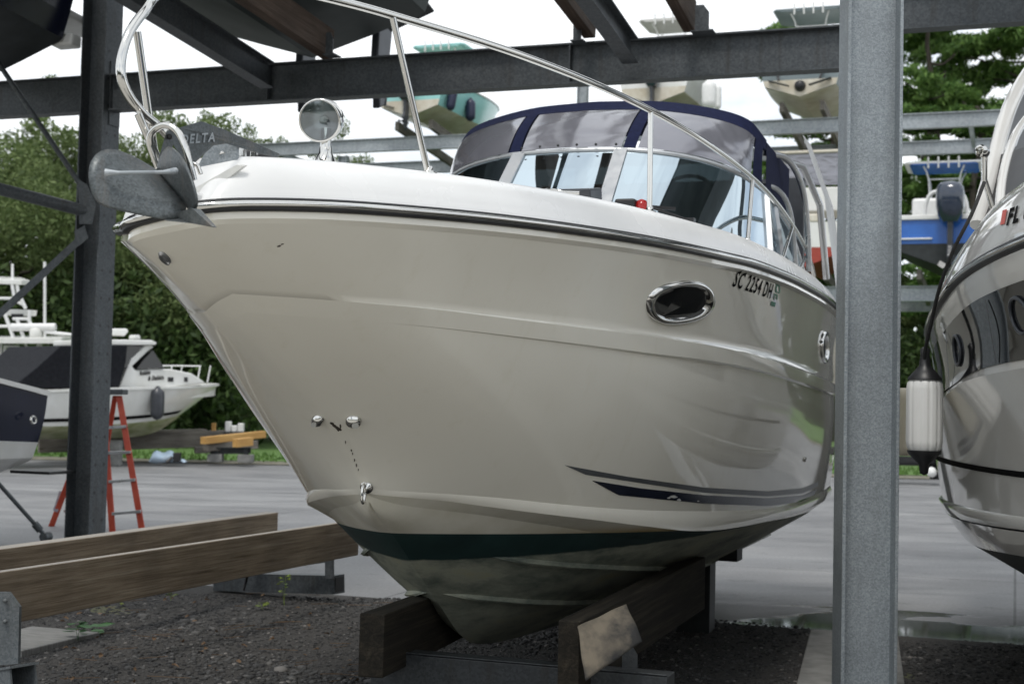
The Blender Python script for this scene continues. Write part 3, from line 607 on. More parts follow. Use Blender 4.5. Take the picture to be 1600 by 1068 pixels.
# running strakes: wedge-shaped rails bonded to the bottom
for line in ([(766, 868), (830, 876), (894, 882), (980, 886), (1060, 887), (1110, 884)], [(690, 926), (750, 932), (819, 938), (890, 940), (960, 937), (1000, 932)]):
    P = []
    for i in range(25):
        f = i/24*(len(line)-1); k = min(int(f), len(line)-2); x = line[k][0]+(line[k+1][0]-line[k][0])*(f-k); y = line[k][1]+(line[k+1][1]-line[k][1])*(f-k)
        p, n = hit(x, y, 0)
        if p is not None: P.append((p, n))
    if len(P) > 6:
        P += [(P[-1][0]+Vector((0, .5*j, 0)), P[-1][1]) for j in range(1, 7)]
        for sg in (1, -1):
            b = MB(); rows = [[], [], [], []]
            for j, (p, n) in enumerate(P):
                h = .022*min(1, j/4); a_ = p-n*.01
                for k, q in enumerate((a_+UP*.030, a_+Vector((.020, 0, -.004))*min(1, j/4)*1.0+n*h, a_+Vector((.006, 0, -.012))+n*h, a_-UP*.012)): rows[k].append((q.x*sg, q.y, q.z))
            b.grid(rows, 0, False, flip=sg < 0); b.build('strake', 'bottom', CR)

# rub rail: black vinyl with a polished insert
rb = MB(); n_ = 2*NS-1
prof = [(0, .018), (.016, .016), (.024, .006), (.024, -.006), (.016, -.016), (0, -.018)]
def railgrid(dz, prof, b, mi=0):
    L0 = both(off(SH, 0, dz)); N = len(L0); rows = [[] for _ in prof]
    for i in range(N):
        t = L0[min(i+1, N-1)]-L0[max(i-1, 0)]; t = Vector((t[0], t[1], 0)).normalized(); o = Vector((t.y, -t.x, 0))   # outward
        for k, (a, h) in enumerate(prof): rows[k].append(Vector(L0[i])+o*a+UP*h)
    b.grid(rows, mi, True)
railgrid(-.008, [(0, .024), (.016, .022), (.026, .013), (.022, .012), (.022, -.012), (.026, -.013), (.016, -.022), (0, -.024)], rb)
rail = rb.build('rub_rail', 'black', CR)
ins = MB(); railgrid(-.008, [(.020, .0135), (.030, .011), (.035, 0), (.030, -.011), (.020, -.0135)], ins); ins.build('rail_insert', 'chrome', rail)

# deck
dk = MB(); 
def doff(dw, dz):
    l = off(SH, dw, 0); l[:, 2] += .012+(dz-.012)*np.clip((SH[:, 0]-.08)/.24, .12, 1); return l
D0 = doff(.0, .016); D1 = doff(.008, .036); D2 = doff(.022, .075); D3 = doff(.05, .115); D4 = doff(.085, .148); D5 = doff(.13, .163); D6 = doff(.2, .166)
# taper the bulwark at the very bow and merge it aft
dk.grid(vrows([D0, D1]), 0, True); 
mould = doff(.014, .05); 
dk.grid(vrows([D1, mould, D2, D3, D4, D5, D6]), 0, True)
crown = [(-.1, 2.30), (.15, 2.36), (.5, 2.50), (1.2, 2.60), (2, 2.66), (3, 2.74), (3.8, 2.80), (4.6, 2.82), (8.2, 2.82)]
cs = [c[0] for c in crown]; cz = [c[1] for c in crown]
def crownline(f):
    l = D6.copy(); c = np.interp(l[:, 1], cs, cz); l[:, 2] = l[:, 2]+(np.maximum(c, l[:, 2])-l[:, 2])*(1-f**2.2); l[:, 0] = l[:, 0]*f; return l
dk.grid(vrows([D6]+[crownline(f) for f in (.9, .78, .62, .45, .3, .15)]+[crownline(0)]), 0, True)
deck = dk.build('deck', 'deck', CR)
BVD = BVHTree.FromPolygons([Vector(v) for v in dk.v], [f for f in dk.f])
def decktop(w, s):
    p, *_ = BVD.ray_cast(Vector((w, s, 6)), Vector((0, 0, -1))); return p if p else Vector((w, s, 2.6))
# bow pulpit that carries the anchor roller
pl = MB()
pp = [(-.20, .35), (-.17, -.12), (-.10, -.30), (.10, -.30), (.17, -.12), (.20, .35)]
pl.poly([(a*.7, c+.05, 2.315) for a, c in pp], .045, UP)
pl.build('bow_pulpit', 'deck', CR, bevel=.012)

NOSE = False
# ---- windshield and canopy arcs
def U(u, pts):     # arc through control points by u in [-1, 1]
    us = [p[0] for p in pts]; f = abs(u); w = pchip(us, [p[1] for p in pts], [f])[0]; s = pchip(us, [p[2] for p in pts], [f])[0]; z = pchip(us, [p[3] for p in pts], [f])[0]
    return Vector((w*(1 if u >= 0 else -1), s, z))
WB = [(0, 0, 3.98, 2.80), (.3, .36, 4.02, 2.795), (.6, .78, 4.22, 2.76), (.85, 1.08, 4.62, 2.70), (1, 1.19, 5.1, 2.67)]
WT = [(0, 0, 4.48, 3.275), (.3, .34, 4.51, 3.27), (.6, .74, 4.66, 3.235), (.85, 1.02, 4.95, 3.16), (1, 1.12, 5.32, 3.10)]
CT = [(0, 0, 5.05, 3.70), (.3, .36, 5.07, 3.69), (.6, .76, 5.14, 3.64), (.85, 1.02, 5.26, 3.56), (1, 1.10, 5.45, 3.46)]
def arcgrid(b, lo, hi, u0, u1, v0, v1, n=24, mi=0, bulge=0, m=6):
    rows = []
    for j in range(m+1):
        v = v0+(v1-v0)*j/m; rows.append([U(u, lo).lerp(U(u, hi), v)+Vector((0, -1, .25))*bulge*sin(pi*v) for u in np.linspace(u0, u1, n)])
    b.grid(rows, mi, True)
WS = MB(); 
wsf = MB()
for e, lift in ((WB, .0), (WT, .0)): wsf.tube([U(u, e)+Vector((0, 0, lift)) for u in np.linspace(-1, 1, 50)], .017, seg=8)
for u in (-.30, .30): wsf.beam(U(u, WB), U(u, WT), .085, .03)
for u in (-1, 1): wsf.beam(U(u, WB), U(u, WT), .04, .04)
wf = wsf.build('windshield_frame', 'alu', CR)
for u0, u1 in ((-.99, -.33), (-.27, .27), (.33, .99)):
    g = MB(); arcgrid(g, WB, WT, u0, u1, .03, .97, 20); g.build('windshield_pane', 'glass', CR)
# side windows running aft
for sg in (1, -1):
    g = MB(); a0, a1 = U(sg, WB), U(sg, WT); b0, b1 = Vector((sg*1.2, 6.6, 2.68)), Vector((sg*1.13, 6.4, 2.98))
    g.grid([[a0.lerp(b0, t) for t in (0, .5, 1)], [a1.lerp(b1, t) for t in (0, .5, 1)]]); g.build('side_window', 'glass', CR)
    wsf = MB(); wsf.tube([a1, a1.lerp(b1, .5), b1, b0], .016, seg=8); wsf.tube([a0, b0], .016, seg=8); wsf.beam(a0.lerp(b0, .33), a1.lerp(b1, .33), .03, .03); wsf.build('window_frame', 'alu', CR)
dash = MB(); dash.grid([[U(u, WB)+Vector((0, .05, -.0)) for u in np.linspace(-.95, .95, 30)], [U(u, WB)*.6+Vector((0, 2.5, 1.1)) for u in np.linspace(-.95, .95, 30)]])
dash.b((0, 7.3, 2.9), 2.2, .1, 1.2); dash.b((.55, 5.4, 2.85), .5, .3, .4); dash.build('helm_interior', 'charcoal', CR)
wheel = MB(); wheel.tube([Vector((.62+.2*cos(a), 5.15+.07*sin(a), 3.02+.19*sin(a))) for a in np.linspace(0, 2*pi, 20)[:-1]], .014, closed=True, seg=6); wheel.build('steering_wheel', 'black', CR)
cv = MB(); uw = .040
arcgrid(cv, WT, CT, -1, 1, .80, 1.04, 50, 0, .05, 4)
arcgrid(cv, WT, CT, -1, 1, .0, .05, 50, 0, .0, 1)
for u in (-.93, -.335, .335, .95): arcgrid(cv, WT, CT, u-uw*.75, u+uw*.75, .03, .82, 4, 0, .052, 6)
# roof and side curtains
roof = []
for k, ss in enumerate((0, .3, .6, .9)):
    roof.append([U(u, CT)*1.0+Vector((0, ss, .0+.06*sin(pi*k/3)*(1-u*u)-.02*k)) for u in np.linspace(-1, 1, 30)])
cv.grid(roof, 0, True)
for sg in (1, -1): cv.grid([[U(sg, WT).lerp(Vector((sg*1.14, 6.2, 3.02)), t) for t in (0, .5, 1)], [U(sg, CT).lerp(Vector((sg*1.12, 6.35, 3.42)), t) for t in (0, .5, 1)]], 0, True)
canopy = cv.build('canopy', 'canvas', CR)
for u0, u1 in ((-.89, -.375), (-.295, .295), (.375, .91)):
    g = MB(); arcgrid(g, WT, CT, u0, u1, .05, .80, 22, 0, .045, 10); g.build('clear_window', 'vinyl', canopy)
for u in np.linspace(-.28, .28, 6):
    sn = MB(); sn.lathe(U(u, WT)+Vector((0, -.03, .03)), (0, -1, .3), [(0, .009), (.006, .008), (.008, 0)], seg=8); sn.build('snap_fastener', 'black', canopy)
# wipers
wp = MB()
for u in (.62,): wp.tube([U(.66, WB)+Vector((0, -.08, .02)), U(.55, WB)+Vector((0, -.09, .05)), U(.42, WB)+Vector((0, -.07, .07))], .007, seg=6); wp.beam(U(.36, WB)+Vector((0, -.05, .06)), U(.60, WB)+Vector((.0, -.07, .075)), .012, .02); wp.b(U(.66, WB)+Vector((0, -.09, .01)), .06, .06, .05)
wp.build('wiper', 'black', CR)
# chrome arch pipes and radar arch aft of the windshield
ap = MB()
ap.tube(crom([(1.02, 5.75, 3.44), (1.17, 5.9, 3.42), (1.25, 6.1, 3.25), (1.27, 6.25, 2.98), (1.28, 6.3, 2.66)], 5), .022, seg=8)
ap.tube(crom([(1.02, 5.5, 3.18), (1.15, 5.6, 3.16), (1.22, 5.75, 3.02), (1.25, 5.85, 2.66)], 5), .018, seg=8)
ap.tube([(1.02, 6.4, 3.52), (1.20, 6.5, 3.46), (1.30, 6.7, 3.2), (1.33, 6.9, 2.66)], .026, seg=8)
ap.build('grab_rail', 'alu', CR)
ar = MB(); ar.grid([[Vector((1.16, 6.7, 3.75)), Vector((1.30, 6.95, 3.3)), Vector((1.36, 7.3, 2.6))], [Vector((1.16, 7.2, 3.75)), Vector((1.30, 7.5, 3.3)), Vector((1.36, 8.0, 2.6))]]); 
ar.build('radar_arch', 'deck', CR)

# ---- bow rail
def decklocal(px, py, s_hint=None):      # point on the deck seen at a pixel
    return hit(px, py, 0, BVD)[0]
def onstation(px, py, s):                # point of the line of sight at a given station
    o = ICR @ (Vector((0, 0, CAMH))-B0); d = ICR @ ray(px, py); return o+d*((s-o.y)/d.y)
def onw(px, py, w):
    o = ICR @ (Vector((0, 0, CAMH))-B0); d = ICR @ ray(px, py); return o+d*((w-o.x)/d.x)
RT = .0155
top = []
for s_, z_, dw in [(-.36, 3.02, 0), (.0, 3.06, 0), (.35, 3.08, .12), (.7, 3.085, .16), (1.3, 3.08, .16), (2.1, 3.07, .16), (3.0, 3.055, .16), (3.9, 3.03, .16), (4.7, 3.0, .155), (5.5, 2.94, .15), (6.2, 2.84, .14), (6.7, 2.72, .13), (6.9, 2.6, .13)]:
    w_ = max(.10, float(np.interp(max(s_, 0), SH[:, 1], SH[:, 0]))-dw) if s_ > .2 else {-.36: .07, .0: .2}[s_]
    top.append(Vector((w_, s_, z_)))
jb = [onw(px, py, w) for px, py, w in [(262, 212, .10), (247, 197, .08), (226, 180, .07), (203, 152, .06), (190, 122, .055), (190, 90, .05), (202, 52, .05), (226, 18, .055), (258, -14, .06)]]
br = MB(); path = crom(jb+top[1:], 6); br.tube(path, RT, seg=12)
rail_o = br.build('bow_rail', 'chrome', CR)
st = [((214, 50, 'w', .05), (243, 252, 'w', .07)), ((216, 178, 'w', .065), (252, 262, 'w', .1))]
for (a, b_) in st:
    k = MB(); k.tube([onw(a[0], a[1], a[3]), onw(b_[0], b_[1], b_[3])], .0135, seg=10); k.build('stanchion', 'chrome', rail_o)
def railpt(px):      # point of the rail path nearest to an image column
    best = None
    for i in range(len(path)-1):
        for f in (0, .25, .5, .75):
            p = path[i].lerp(path[i+1], f); Wp = B0+ICR.transposed() @ p; q = CM.transposed() @ (Wp-Vector((0, 0, CAMH))); x = 800+FPX*q.x/-q.z
            if p.y > .3 and (best is None or abs(x-px) < best[0]): best = (abs(x-px), p)
    return best[1]
for tx, sfoot in [(612, .82), (1016, 2.42), (1175, 4.1), (1238, 5.25), (1262, 6.0)]:
    p = railpt(tx); w = float(np.interp(sfoot, SH[:, 1], SH[:, 0]))-.15; f = decktop(w, sfoot)
    k = MB(); k.tube([p, f-UP*.01], .013, seg=10); k.lathe(f-UP*.008, UP, [(0, .034), (.008, .032), (.012, .018), (.03, .016)], seg=16); k.build('stanchion', 'chrome', rail_o)

# ---- portlight in the port side
def ring(cx, cy, rx, ry, rot, n=40, sup=2.3):
    out = []
    for k in range(n):
        a = 2*pi*k/n; c, s_ = cos(a), sin(a); x = rx*math.copysign(abs(c)**(2/sup), c); y = ry*math.copysign(abs(s_)**(2/sup), s_)
        out.append((cx+x*cos(rot)-y*sin(rot), cy+x*sin(rot)+y*cos(rot)))
    return out
def ringpts(cx, cy, rx, ry, rot, o, **k): return [hit(x, y, o)[0] for x, y in ring(cx, cy, rx, ry, rot, **k)]
pw = MB(); rot = radians(-10)
R_ = [ringpts(1062, 472.5, 53, 33.5, rot, .001), ringpts(1062, 472.5, 51, 32, rot, .018), ringpts(1062, 472, 46, 27.5, rot, .024), ringpts(1061.5, 471.5, 43.5, 25, rot, .012), ringpts(1061, 471, 41.5, 23.2, rot, .004)]
pw.grid(R_, 0, True, closed=True); pf = pw.build('portlight', 'chrome', CR)
pg = MB(); g0 = ringpts(1061, 471, 41.8, 23.4, rot, .005); pg.add(g0, [tuple(range(len(g0)))]); pg.build('portlight_glass', 'blackgloss', pf)
# second, far portlight seen edge-on
def sidering(s0, z0, a, h, o, n=28): return [drop(s0+a*cos(2*pi*k/n), z0+h*sin(2*pi*k/n), o)[0] for k in range(n)]
pw = MB(); pw.grid([sidering(6.75, 2.13, .27, .125, .001), sidering(6.75, 2.13, .26, .12, .02), sidering(6.75, 2.13, .225, .09, .02), sidering(6.75, 2.13, .21, .08, .004)], 0, True, closed=True); pf2 = pw.build('portlight', 'chrome', CR)
pg = MB(); g0 = sidering(6.75, 2.13, .212, .082, .005); pg.add(g0, [tuple(range(len(g0)))]); pg.build('portlight_glass', 'blackgloss', pf2)
# ---- stripes
def band(topl, botl, n=60, o=.002, m=3):
    b = MB(); x0, x1 = topl[0][0], topl[-1][0]; rows = [[] for _ in range(m+1)]
    for i in range(n+1):
        f = i/n
        def pt_(l):
            L = [0]; 
            for a, c in zip(l, l[1:]): L.append(L[-1]+math.dist(a, c))
            return np.interp(f*L[-1], L, [p[0] for p in l]), np.interp(f*L[-1], L, [p[1] for p in l])
        a, c = pt_(topl), pt_(botl)
        for j in range(m+1):
            p, _ = hit(a[0]+(c[0]-a[0])*j/m, a[1]+(c[1]-a[1])*j/m, o); rows[j].append(p if p else rows[j][-1])
    b.grid(rows, 0, True); return b
band([(882, 726), (980, 744), (1100, 761), (1200, 767), (1255, 762), (1278, 752)], [(884, 727), (915, 741), (1100, 769), (1200, 775), (1255, 770), (1278, 759)]).build('side_stripe', 'stripegrey', CR)
sn_ = band([(925, 750), (1000, 762), (1100, 773), (1200, 778), (1255, 773), (1276, 763)], [(926, 751), (966, 773), (1100, 786), (1200, 790), (1250, 784), (1272, 773)]).build('side_stripe', 'stripenavy', CR)
for cx, cy, rx, ry in ((1051, 775, 6, 2.2), (1060, 780, 3, 1.8), (1044, 777, 2.5, 1.2), (1090, 782, 1.6, .8)):
    p = [hit(cx+rx*cos(a)*(1+.3*sin(3*a)), cy+ry*sin(a)*(1+.3*cos(5*a)), .004)[0] for a in np.linspace(0, 2*pi, 13)[:-1]]; ch = MB(); ch.add(p, [tuple(range(12))]); ch.build('stripe_chip', 'gelfar', CR)
# ---- registration number on the bow
def letter(body, size, s0, z0, dzds, cx, bold, mat, name, mirror=1, shear=0, drop_=drop, off_=.003):
    v, f = text_mesh(body, size, bold, shear, cx); b = MB(); P = []
    for x, y in v:
        p, _ = drop_(s0+x*mirror, z0+y+dzds*x, off_); P.append(p if p else Vector((0, 0, 0)))
    b.add(P, f); return b.build(name, mat, CR)
pa, _ = hit(1143, 446); pb, _ = hit(1203, 466)
SL = pb.y-pa.y
v_, _f = text_mesh('SC 2254 DH', .105, .0035); wd = max(p[0] for p in v_)
letter('SC 2254 DH', .118, pa.y, pa.z, (pb.z-pa.z)/SL, SL/(wd*.118/.105)*1.0, .0022, 'ink', 'registration_number', shear=.0)
def decal(px0, px1, yt, yb, mat, lean):
    b = MB(); rows = []
    for j in range(3): rows.append([hit(px0+(px1-px0)*i/2-lean*j/2, yt+(yb-yt)*j/2+ (i*1.2), .003)[0] for i in range(3)])
    b.grid(rows); return b
d_ = MB()
for px0, px1, yt, yb, ln in ((1211, 1217, 443, 446.5, .5), (1210, 1212, 446, 455, .5), (1215.5, 1217, 447, 455, .5), (1209.5, 1216, 454, 456, .3), (1207, 1213, 458, 460, .3), (1207, 1208.5, 460, 467, .5), (1203, 1210, 470, 477, 1.5), (1211, 1213, 459, 466, .5)):
    t_ = decal(px0+1.5, px1+1.5, yt, yb, 'green', ln); d_.add(t_.v, t_.f)
d_.build('registration_decal', 'green', CR)
# ---- docking lights, bow eye, drain, chips
for cx, cy, rx, ry in ((552.5, 657, 13, 7.5), (497, 655.5, 10, 6.5)):
    b = MB(); L_ = []
    for k, o in ((1, .001), (.93, .012), (.72, .022), (.4, .027)): L_.append(ringpts(cx, cy, rx*k, ry*k, radians(4 if cx > 520 else 14), o, n=24))
    b.grid(L_, 0, True, closed=True); b.add(L_[-1], [tuple(range(24))], 0); dl = b.build('docking_light', 'chrome', CR)
    b = MB(); q = ringpts(cx+(3 if cx > 520 else -2.5), cy-.5, rx*.42, ry*.6, 0, .0275, n=16); b.add(q, [tuple(range(16))]); b.build('light_lens', 'gelfar', dl)
be = MB(); c, n = hit(573, 761, 0); c2 = c
be.lathe(c, n, [(0, .03), (.008, .028), (.012, .012), (.03, .012)], seg=14)
cc_ = c+n*.036-UP*.008; be.tube([cc_+n*.019*cos(a)+UP*.040*sin(a) for a in np.linspace(0, 2*pi, 25)[:-1]], .0065, closed=True, seg=8)
be.build('bow_eye', 'chrome', CR)
th = MB(); q0 = ringpts(257.5, 402, 12.5, 5.5, radians(42), .001, n=20); q1 = ringpts(257.5, 402, 10.5, 4, radians(42), .012, n=20); q2 = ringpts(259.5, 403.5, 7, 2.6, radians(42), .004, n=20)
th.grid([q0, q1, q2], 0, True, closed=True); th.add(q2, [tuple(range(20))]); th.build('vent_cover', 'alu', CR)
rs = random.Random(4)
for (x, y, a, c_) in [(519, 661, 3, 1.6), (523, 665, 3.5, 1.8), (527, 668, 3.2, 2.2), (531, 670, 2.5, 1.8), (532, 665, 1.2, 2.2), (528.5, 671, 1.5, 2), (540, 690, .7, 2), (549, 703, .9, 1.6), (551, 708, .7, 1.5), (554, 718, .8, 2.2), (557, 726, .8, 2.5), (560, 733, .6, 1.5), (436, 384, 3, 1.0), (441, 381, 2, .8)]:
    p = [hit(x+a*cos(t)*(1+.35*rs.random()), y+c_*sin(t)*(1+.5*rs.random())+.5*a*cos(t)*(1 if x < 600 and y > 600 else -.6), .0015)[0] for t in np.linspace(0, 2*pi, 10)[:-1]]; sc_ = MB(); sc_.add(p, [tuple(range(9))]); sc_.build('gelcoat_chip', 'bark', CR)
# small thru-hull fitting aft
b = MB(); p, n = hit(1257, 717, 0); b.lathe(p, n, [(0, .02), (.01, .018), (.012, .01), (.002, .008)], seg=12); b.build('through_hull_fitting', 'chrome', CR)
# red navigation light and deck hatch by the windshield
def above(px, s, w=None):
    p = onstation(px, 300, s); d = decktop(p.x, s); return d
nl = MB(); p = above(1003, 3.05); nl.lathe(p-UP*.01+Vector((0, 0, .0)), UP, [(0, .035), (.05, .034), (.075, .024), (.085, 0)], seg=16); nlo = nl.build('navigation_light', 'red', CR)
k = MB(); k.b(p+Vector((-.08, .0, .035)), .11, .10, .075); k.build('light_housing', 'black', nlo, bevel=.012)
hp = above(835, 3.35); hm = MB(); 
for dx in (-.16, -.02, .12): hm.tube(crom([hp+Vector((dx-.05, -.05, .0)), hp+Vector((dx-.055, -.05, .07)), hp+Vector((dx+.06, -.05, .06)), hp+Vector((dx+.05, -.05, 0))], 4), .008, seg=6)
hm.tube([hp+Vector((-.3, -.05, .085)), hp+Vector((.28, -.05, .05))], .011, seg=8); hm.build('hatch_frame', 'chrome', CR)
hm = MB(); hp = above(900, 3.5); hm.box(hp+Vector((-.05, 0, .07)), (.17, 0, 0), (0, .12, .02), (0, -.01, .035)); hm.build('deck_speaker', 'charcoal', CR, bevel=.01)
# ---- spotlight on the foredeck
sp0 = onw(508, 254, .12); sp0.z = decktop(sp0.x, sp0.y).z-.02; WY = (B0+ICR.transposed() @ sp0).y
def lc(px, py, Y): return ICR @ (at(px, py, Y)-B0)
SPY = 5.75
c = lc(505, 187, SPY); fwd = (lc(486, 191, SPY-.16)-c).normalized()
base = lc(508, 262, SPY)
k = MB(); k.lathe(base-UP*.06, UP, [(0, .075), (.06, .062), (.075, .05), (.12, .028), (.16, .022), (.22, .021)], seg=24); spl = k.build('spotlight', 'chrome', CR)
k = MB(); k.lathe(c-fwd*.085, fwd, [(-.0, 0), (.002, .03), (.02, .062), (.06, .082), (.10, .0875), (.135, .0885), (.14, .0865), (.14, .080)], seg=36); k.build('lamp_housing', 'chrome', spl)
k = MB(); k.lathe(c-fwd*.085, fwd, [(.137, .081), (.10, .07), (.075, .045), (.062, .018), (.06, 0)], seg=32); k.build('reflector', 'alu', spl)
k = MB(); k.lathe(c-fwd*.02, fwd, [(0, .014), (.04, .013), (.045, 0)], seg=12); k.build('bulb', 'white', spl)
k = MB(); k.lathe(c-fwd*.085, fwd, [(.138, .081), (.146, .05), (.149, 0)], seg=32); k.build('lens', 'lens', spl)
# ---- anchor roller on the pulpit: cheek plates, hoop and foot
k = MB()
hoop = [lc(x, y, Y) for x, y, Y in [(247, 262, 4.50), (236, 232, 4.49), (235, 212, 4.48), (246, 199, 4.47), (262, 196, 4.46), (278, 207, 4.45), (289, 230, 4.44), (296, 255, 4.44), (303, 282, 4.45)]]
k.tube(crom(hoop, 5), .0115, seg=10); rollo = k.build('anchor_roller', 'chrome', CR); k = MB(); k.tube(crom([lc(300, 258, 4.5), lc(308, 258, 4.5), lc(314, 272, 4.5)], 4), .007, seg=8); k.build('roller_pin', 'chrome', rollo); k = MB()
k.tube(crom([lc(x, y, 4.9) for x, y in [(330, 232), (345, 240), (352, 244), (365, 243), (374, 252), (380, 262)]], 4), .009, seg=8); k.tube([lc(347, 233, 4.88), lc(348, 243, 4.86)], .014, seg=10); k.build('retaining_clip', 'chrome', rollo)
for x in (378, 396):
    k = MB(); k.poly([lc(x-6, 262, 5.0), lc(x-2, 230, 5.0), lc(x+5, 228, 5.0), lc(x+6, 245, 5.0), lc(x+12, 262, 5.0)], .02, (0, 1, 0)); k.build('roller_post', 'chrome', rollo, bevel=.003)
k = MB(); k.poly([lc(x, y, 4.86) for x, y in [(302, 276), (330, 222), (372, 226), (372, 258), (340, 268)]], .012, (0, 1, .2)); k.build('roller_cheek', 'galv', rollo)
k = MB(); k.poly([lc(x, y, 4.80) for x, y in [(302, 296), (372, 257), (384, 259), (352, 283), (322, 302)]], .02, (.2, 1, .3)); k.build('pulpit_lip', 'gelfar', CR)
k = MB(); k.tube([lc(x, y, 5.15) for x, y in [(372, 245), (395, 246), (414, 250), (432, 257)]], [.05, .055, .045, .02], seg=10); k.build('windlass', 'black', CR)
# ---- outdrive
k = MB(); k.b((0, 8.45, .62), .30, .45, .42); k.poly([(0, 8.3, .5), (0, 8.95, .5), (0, 8.75, .12), (0, 8.6, .0), (0, 8.4, .15)], .08, (1, 0, 0)); k.lathe((0, 8.4, .25), (0, 1, 0), [(0, .02), (.05, .07), (.4, .06), (.5, .05)], seg=14); 
k.build('outdrive', 'black', CR, bevel=.03)
k = MB(); k.b((0, 8.65, .9), 2.1, .85, .07); k.build('swim_platform', 'deck', CR, bevel=.03)

# ================================================================== ANCHOR
AN = empty('plough_anchor', at(245, 265, 4.4), 0, 'grey galvanised plough anchor hanging off the bow roller of the white cruiser', 'anchor')
def apt(x, y, Y): return inv(AN, at(x, y, Y))
def plate(cols, mat='anchor', th=.007, name='fluke'):
    b = MB(); b.grid([[apt(*p) for p in c] for c in cols], 0, True); o = b.build(name, mat, AN); md = o.modifiers.new('s', 'SOLIDIFY'); md.thickness = th; md.offset = 0
    m2 = o.modifiers.new('sub', 'SUBSURF'); m2.levels = m2.render_levels = 2; o.modifiers.move(1, 0); return o
# ridge line from the top rear notch to the toe, each lobe swept out from it
ridge = [(243, 264, 4.42), (257, 283, 4.38), (274, 302, 4.33), (292, 322, 4.29), (306, 343, 4.25)]
plate([[(215, 248, 4.36), (240, 264, 4.42), (243, 265, 4.42)], [(190, 237, 4.30), (225, 268, 4.34), (257, 283, 4.38)], [(166, 231, 4.24), (205, 275, 4.27), (274, 302, 4.33)], [(144, 243, 4.20), (190, 290, 4.22), (292, 322, 4.28)], [(137, 268, 4.18), (180, 303, 4.20), (290, 334, 4.26)], [(140, 297, 4.18), (176, 315, 4.19), (280, 341, 4.25)], [(152, 321, 4.18), (190, 330, 4.20), (262, 345, 4.24)]])
plate([[(243, 265, 4.42), (252, 243, 4.40), (262, 226, 4.38)], [(257, 283, 4.38), (268, 252, 4.34), (274, 233, 4.33)], [(274, 302, 4.33), (288, 275, 4.28), (290, 253, 4.27)], [(292, 322, 4.29), (301, 300, 4.24), (301, 282, 4.22)], [(300, 334, 4.27), (307, 325, 4.23), (309, 312, 4.21)]])
k = MB(); T_ = [apt(304, 326, 4.22), apt(312, 326, 4.22), apt(339, 356, 4.16), apt(328, 354, 4.17), apt(300, 349, 4.22), apt(262, 345, 4.24), apt(248, 341, 4.26), apt(262, 336, 4.3), apt(290, 333, 4.28)]
k.poly(T_, .03, (0, 1, .1)); k.build('anchor_toe', 'anchor', AN, bevel=.006)
k = MB(); k.tube([apt(165, 270, 4.17), apt(185, 270, 4.17), apt(255, 269, 4.20), apt(274, 267, 4.26)], [.013, .0062, .006, .011], seg=10); k.build('cross_bar', 'galvfar', AN)
sh = MB(); SHP = [(262, 205), (282, 200), (316, 190), (352, 203), (398, 223), (436, 240), (434, 247), (398, 238), (352, 224), (332, 227), (304, 253), (288, 250), (270, 224), (258, 255), (246, 262), (256, 226)]
b = MB(); b.poly([apt(x, y, 4.42+(x-245)*.0034) for x, y in SHP], .016, (.25, 1, 0)); shk = b.build('shank', 'anchor', AN, bevel=.003)
v, f = text_mesh('DELTA', .052, .0012, 0, 1.0); b = MB(); wd = max(p[0] for p in v)
P = []
for x, y in v:
    px = 282+(x/wd)*54+(y/.038)*2; py = 225-(y/.038)*15-(x/wd)*4; P.append(apt(px, py, 4.42+(px-245)*.0034-.011))
b.add(P, f); b.build('raised_lettering', 'galvfar', shk)
b = MB(); b.lathe(apt(265, 214, 4.475), (0, -1, 0), [(0, .009), (.004, .009), (.004, 0)], seg=14); b.build('shank_hole', 'black', shk)

# ================================================================== STORAGE RACK (near)
C1 = Vector((-4.6, 15.5, 0))
def along(t, z): return C1+PT*t+UP*z
def holes(b, p, n, up, rows, step, gap, r=.018, mi=1):
    n = Vector(n).normalized(); side = n.cross(up).normalized()
    for k in range(rows):
        for sg in (-1, 1):
            c = Vector(p)+up*(step*k)+side*gap*sg; v = [c+side*r*cos(a)+up*r*sin(a) for a in np.linspace(0, 2*pi, 9)[:-1]]; b.add(v, [tuple(range(8))], mi)
RK = empty('boat_rack', C1, 0, 'dark galvanised steel boat rack whose deep beam crosses behind the white cruiser', 'boat rack')
def rpart(name, b, mats, **k):
    b.v = [tuple(Vector(p)-C1) for p in b.v]; return b.build(name, mats, RK, **k)
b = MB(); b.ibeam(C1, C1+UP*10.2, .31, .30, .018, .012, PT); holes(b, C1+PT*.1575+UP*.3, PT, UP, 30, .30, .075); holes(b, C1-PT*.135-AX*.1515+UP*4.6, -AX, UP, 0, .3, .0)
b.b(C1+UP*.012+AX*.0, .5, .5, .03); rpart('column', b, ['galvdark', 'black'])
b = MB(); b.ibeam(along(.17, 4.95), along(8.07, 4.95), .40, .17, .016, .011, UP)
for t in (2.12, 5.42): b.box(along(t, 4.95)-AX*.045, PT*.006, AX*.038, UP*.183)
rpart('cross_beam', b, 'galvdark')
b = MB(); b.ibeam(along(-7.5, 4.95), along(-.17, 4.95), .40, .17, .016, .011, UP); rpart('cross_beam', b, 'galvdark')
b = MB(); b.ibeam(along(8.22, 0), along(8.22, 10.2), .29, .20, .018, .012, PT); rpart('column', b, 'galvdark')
b = MB(); b.ibeam(along(8.38, 5.27), along(15, 5.27), .40, .17, .016, .011, UP); rpart('cross_beam', b, 'galvdark')
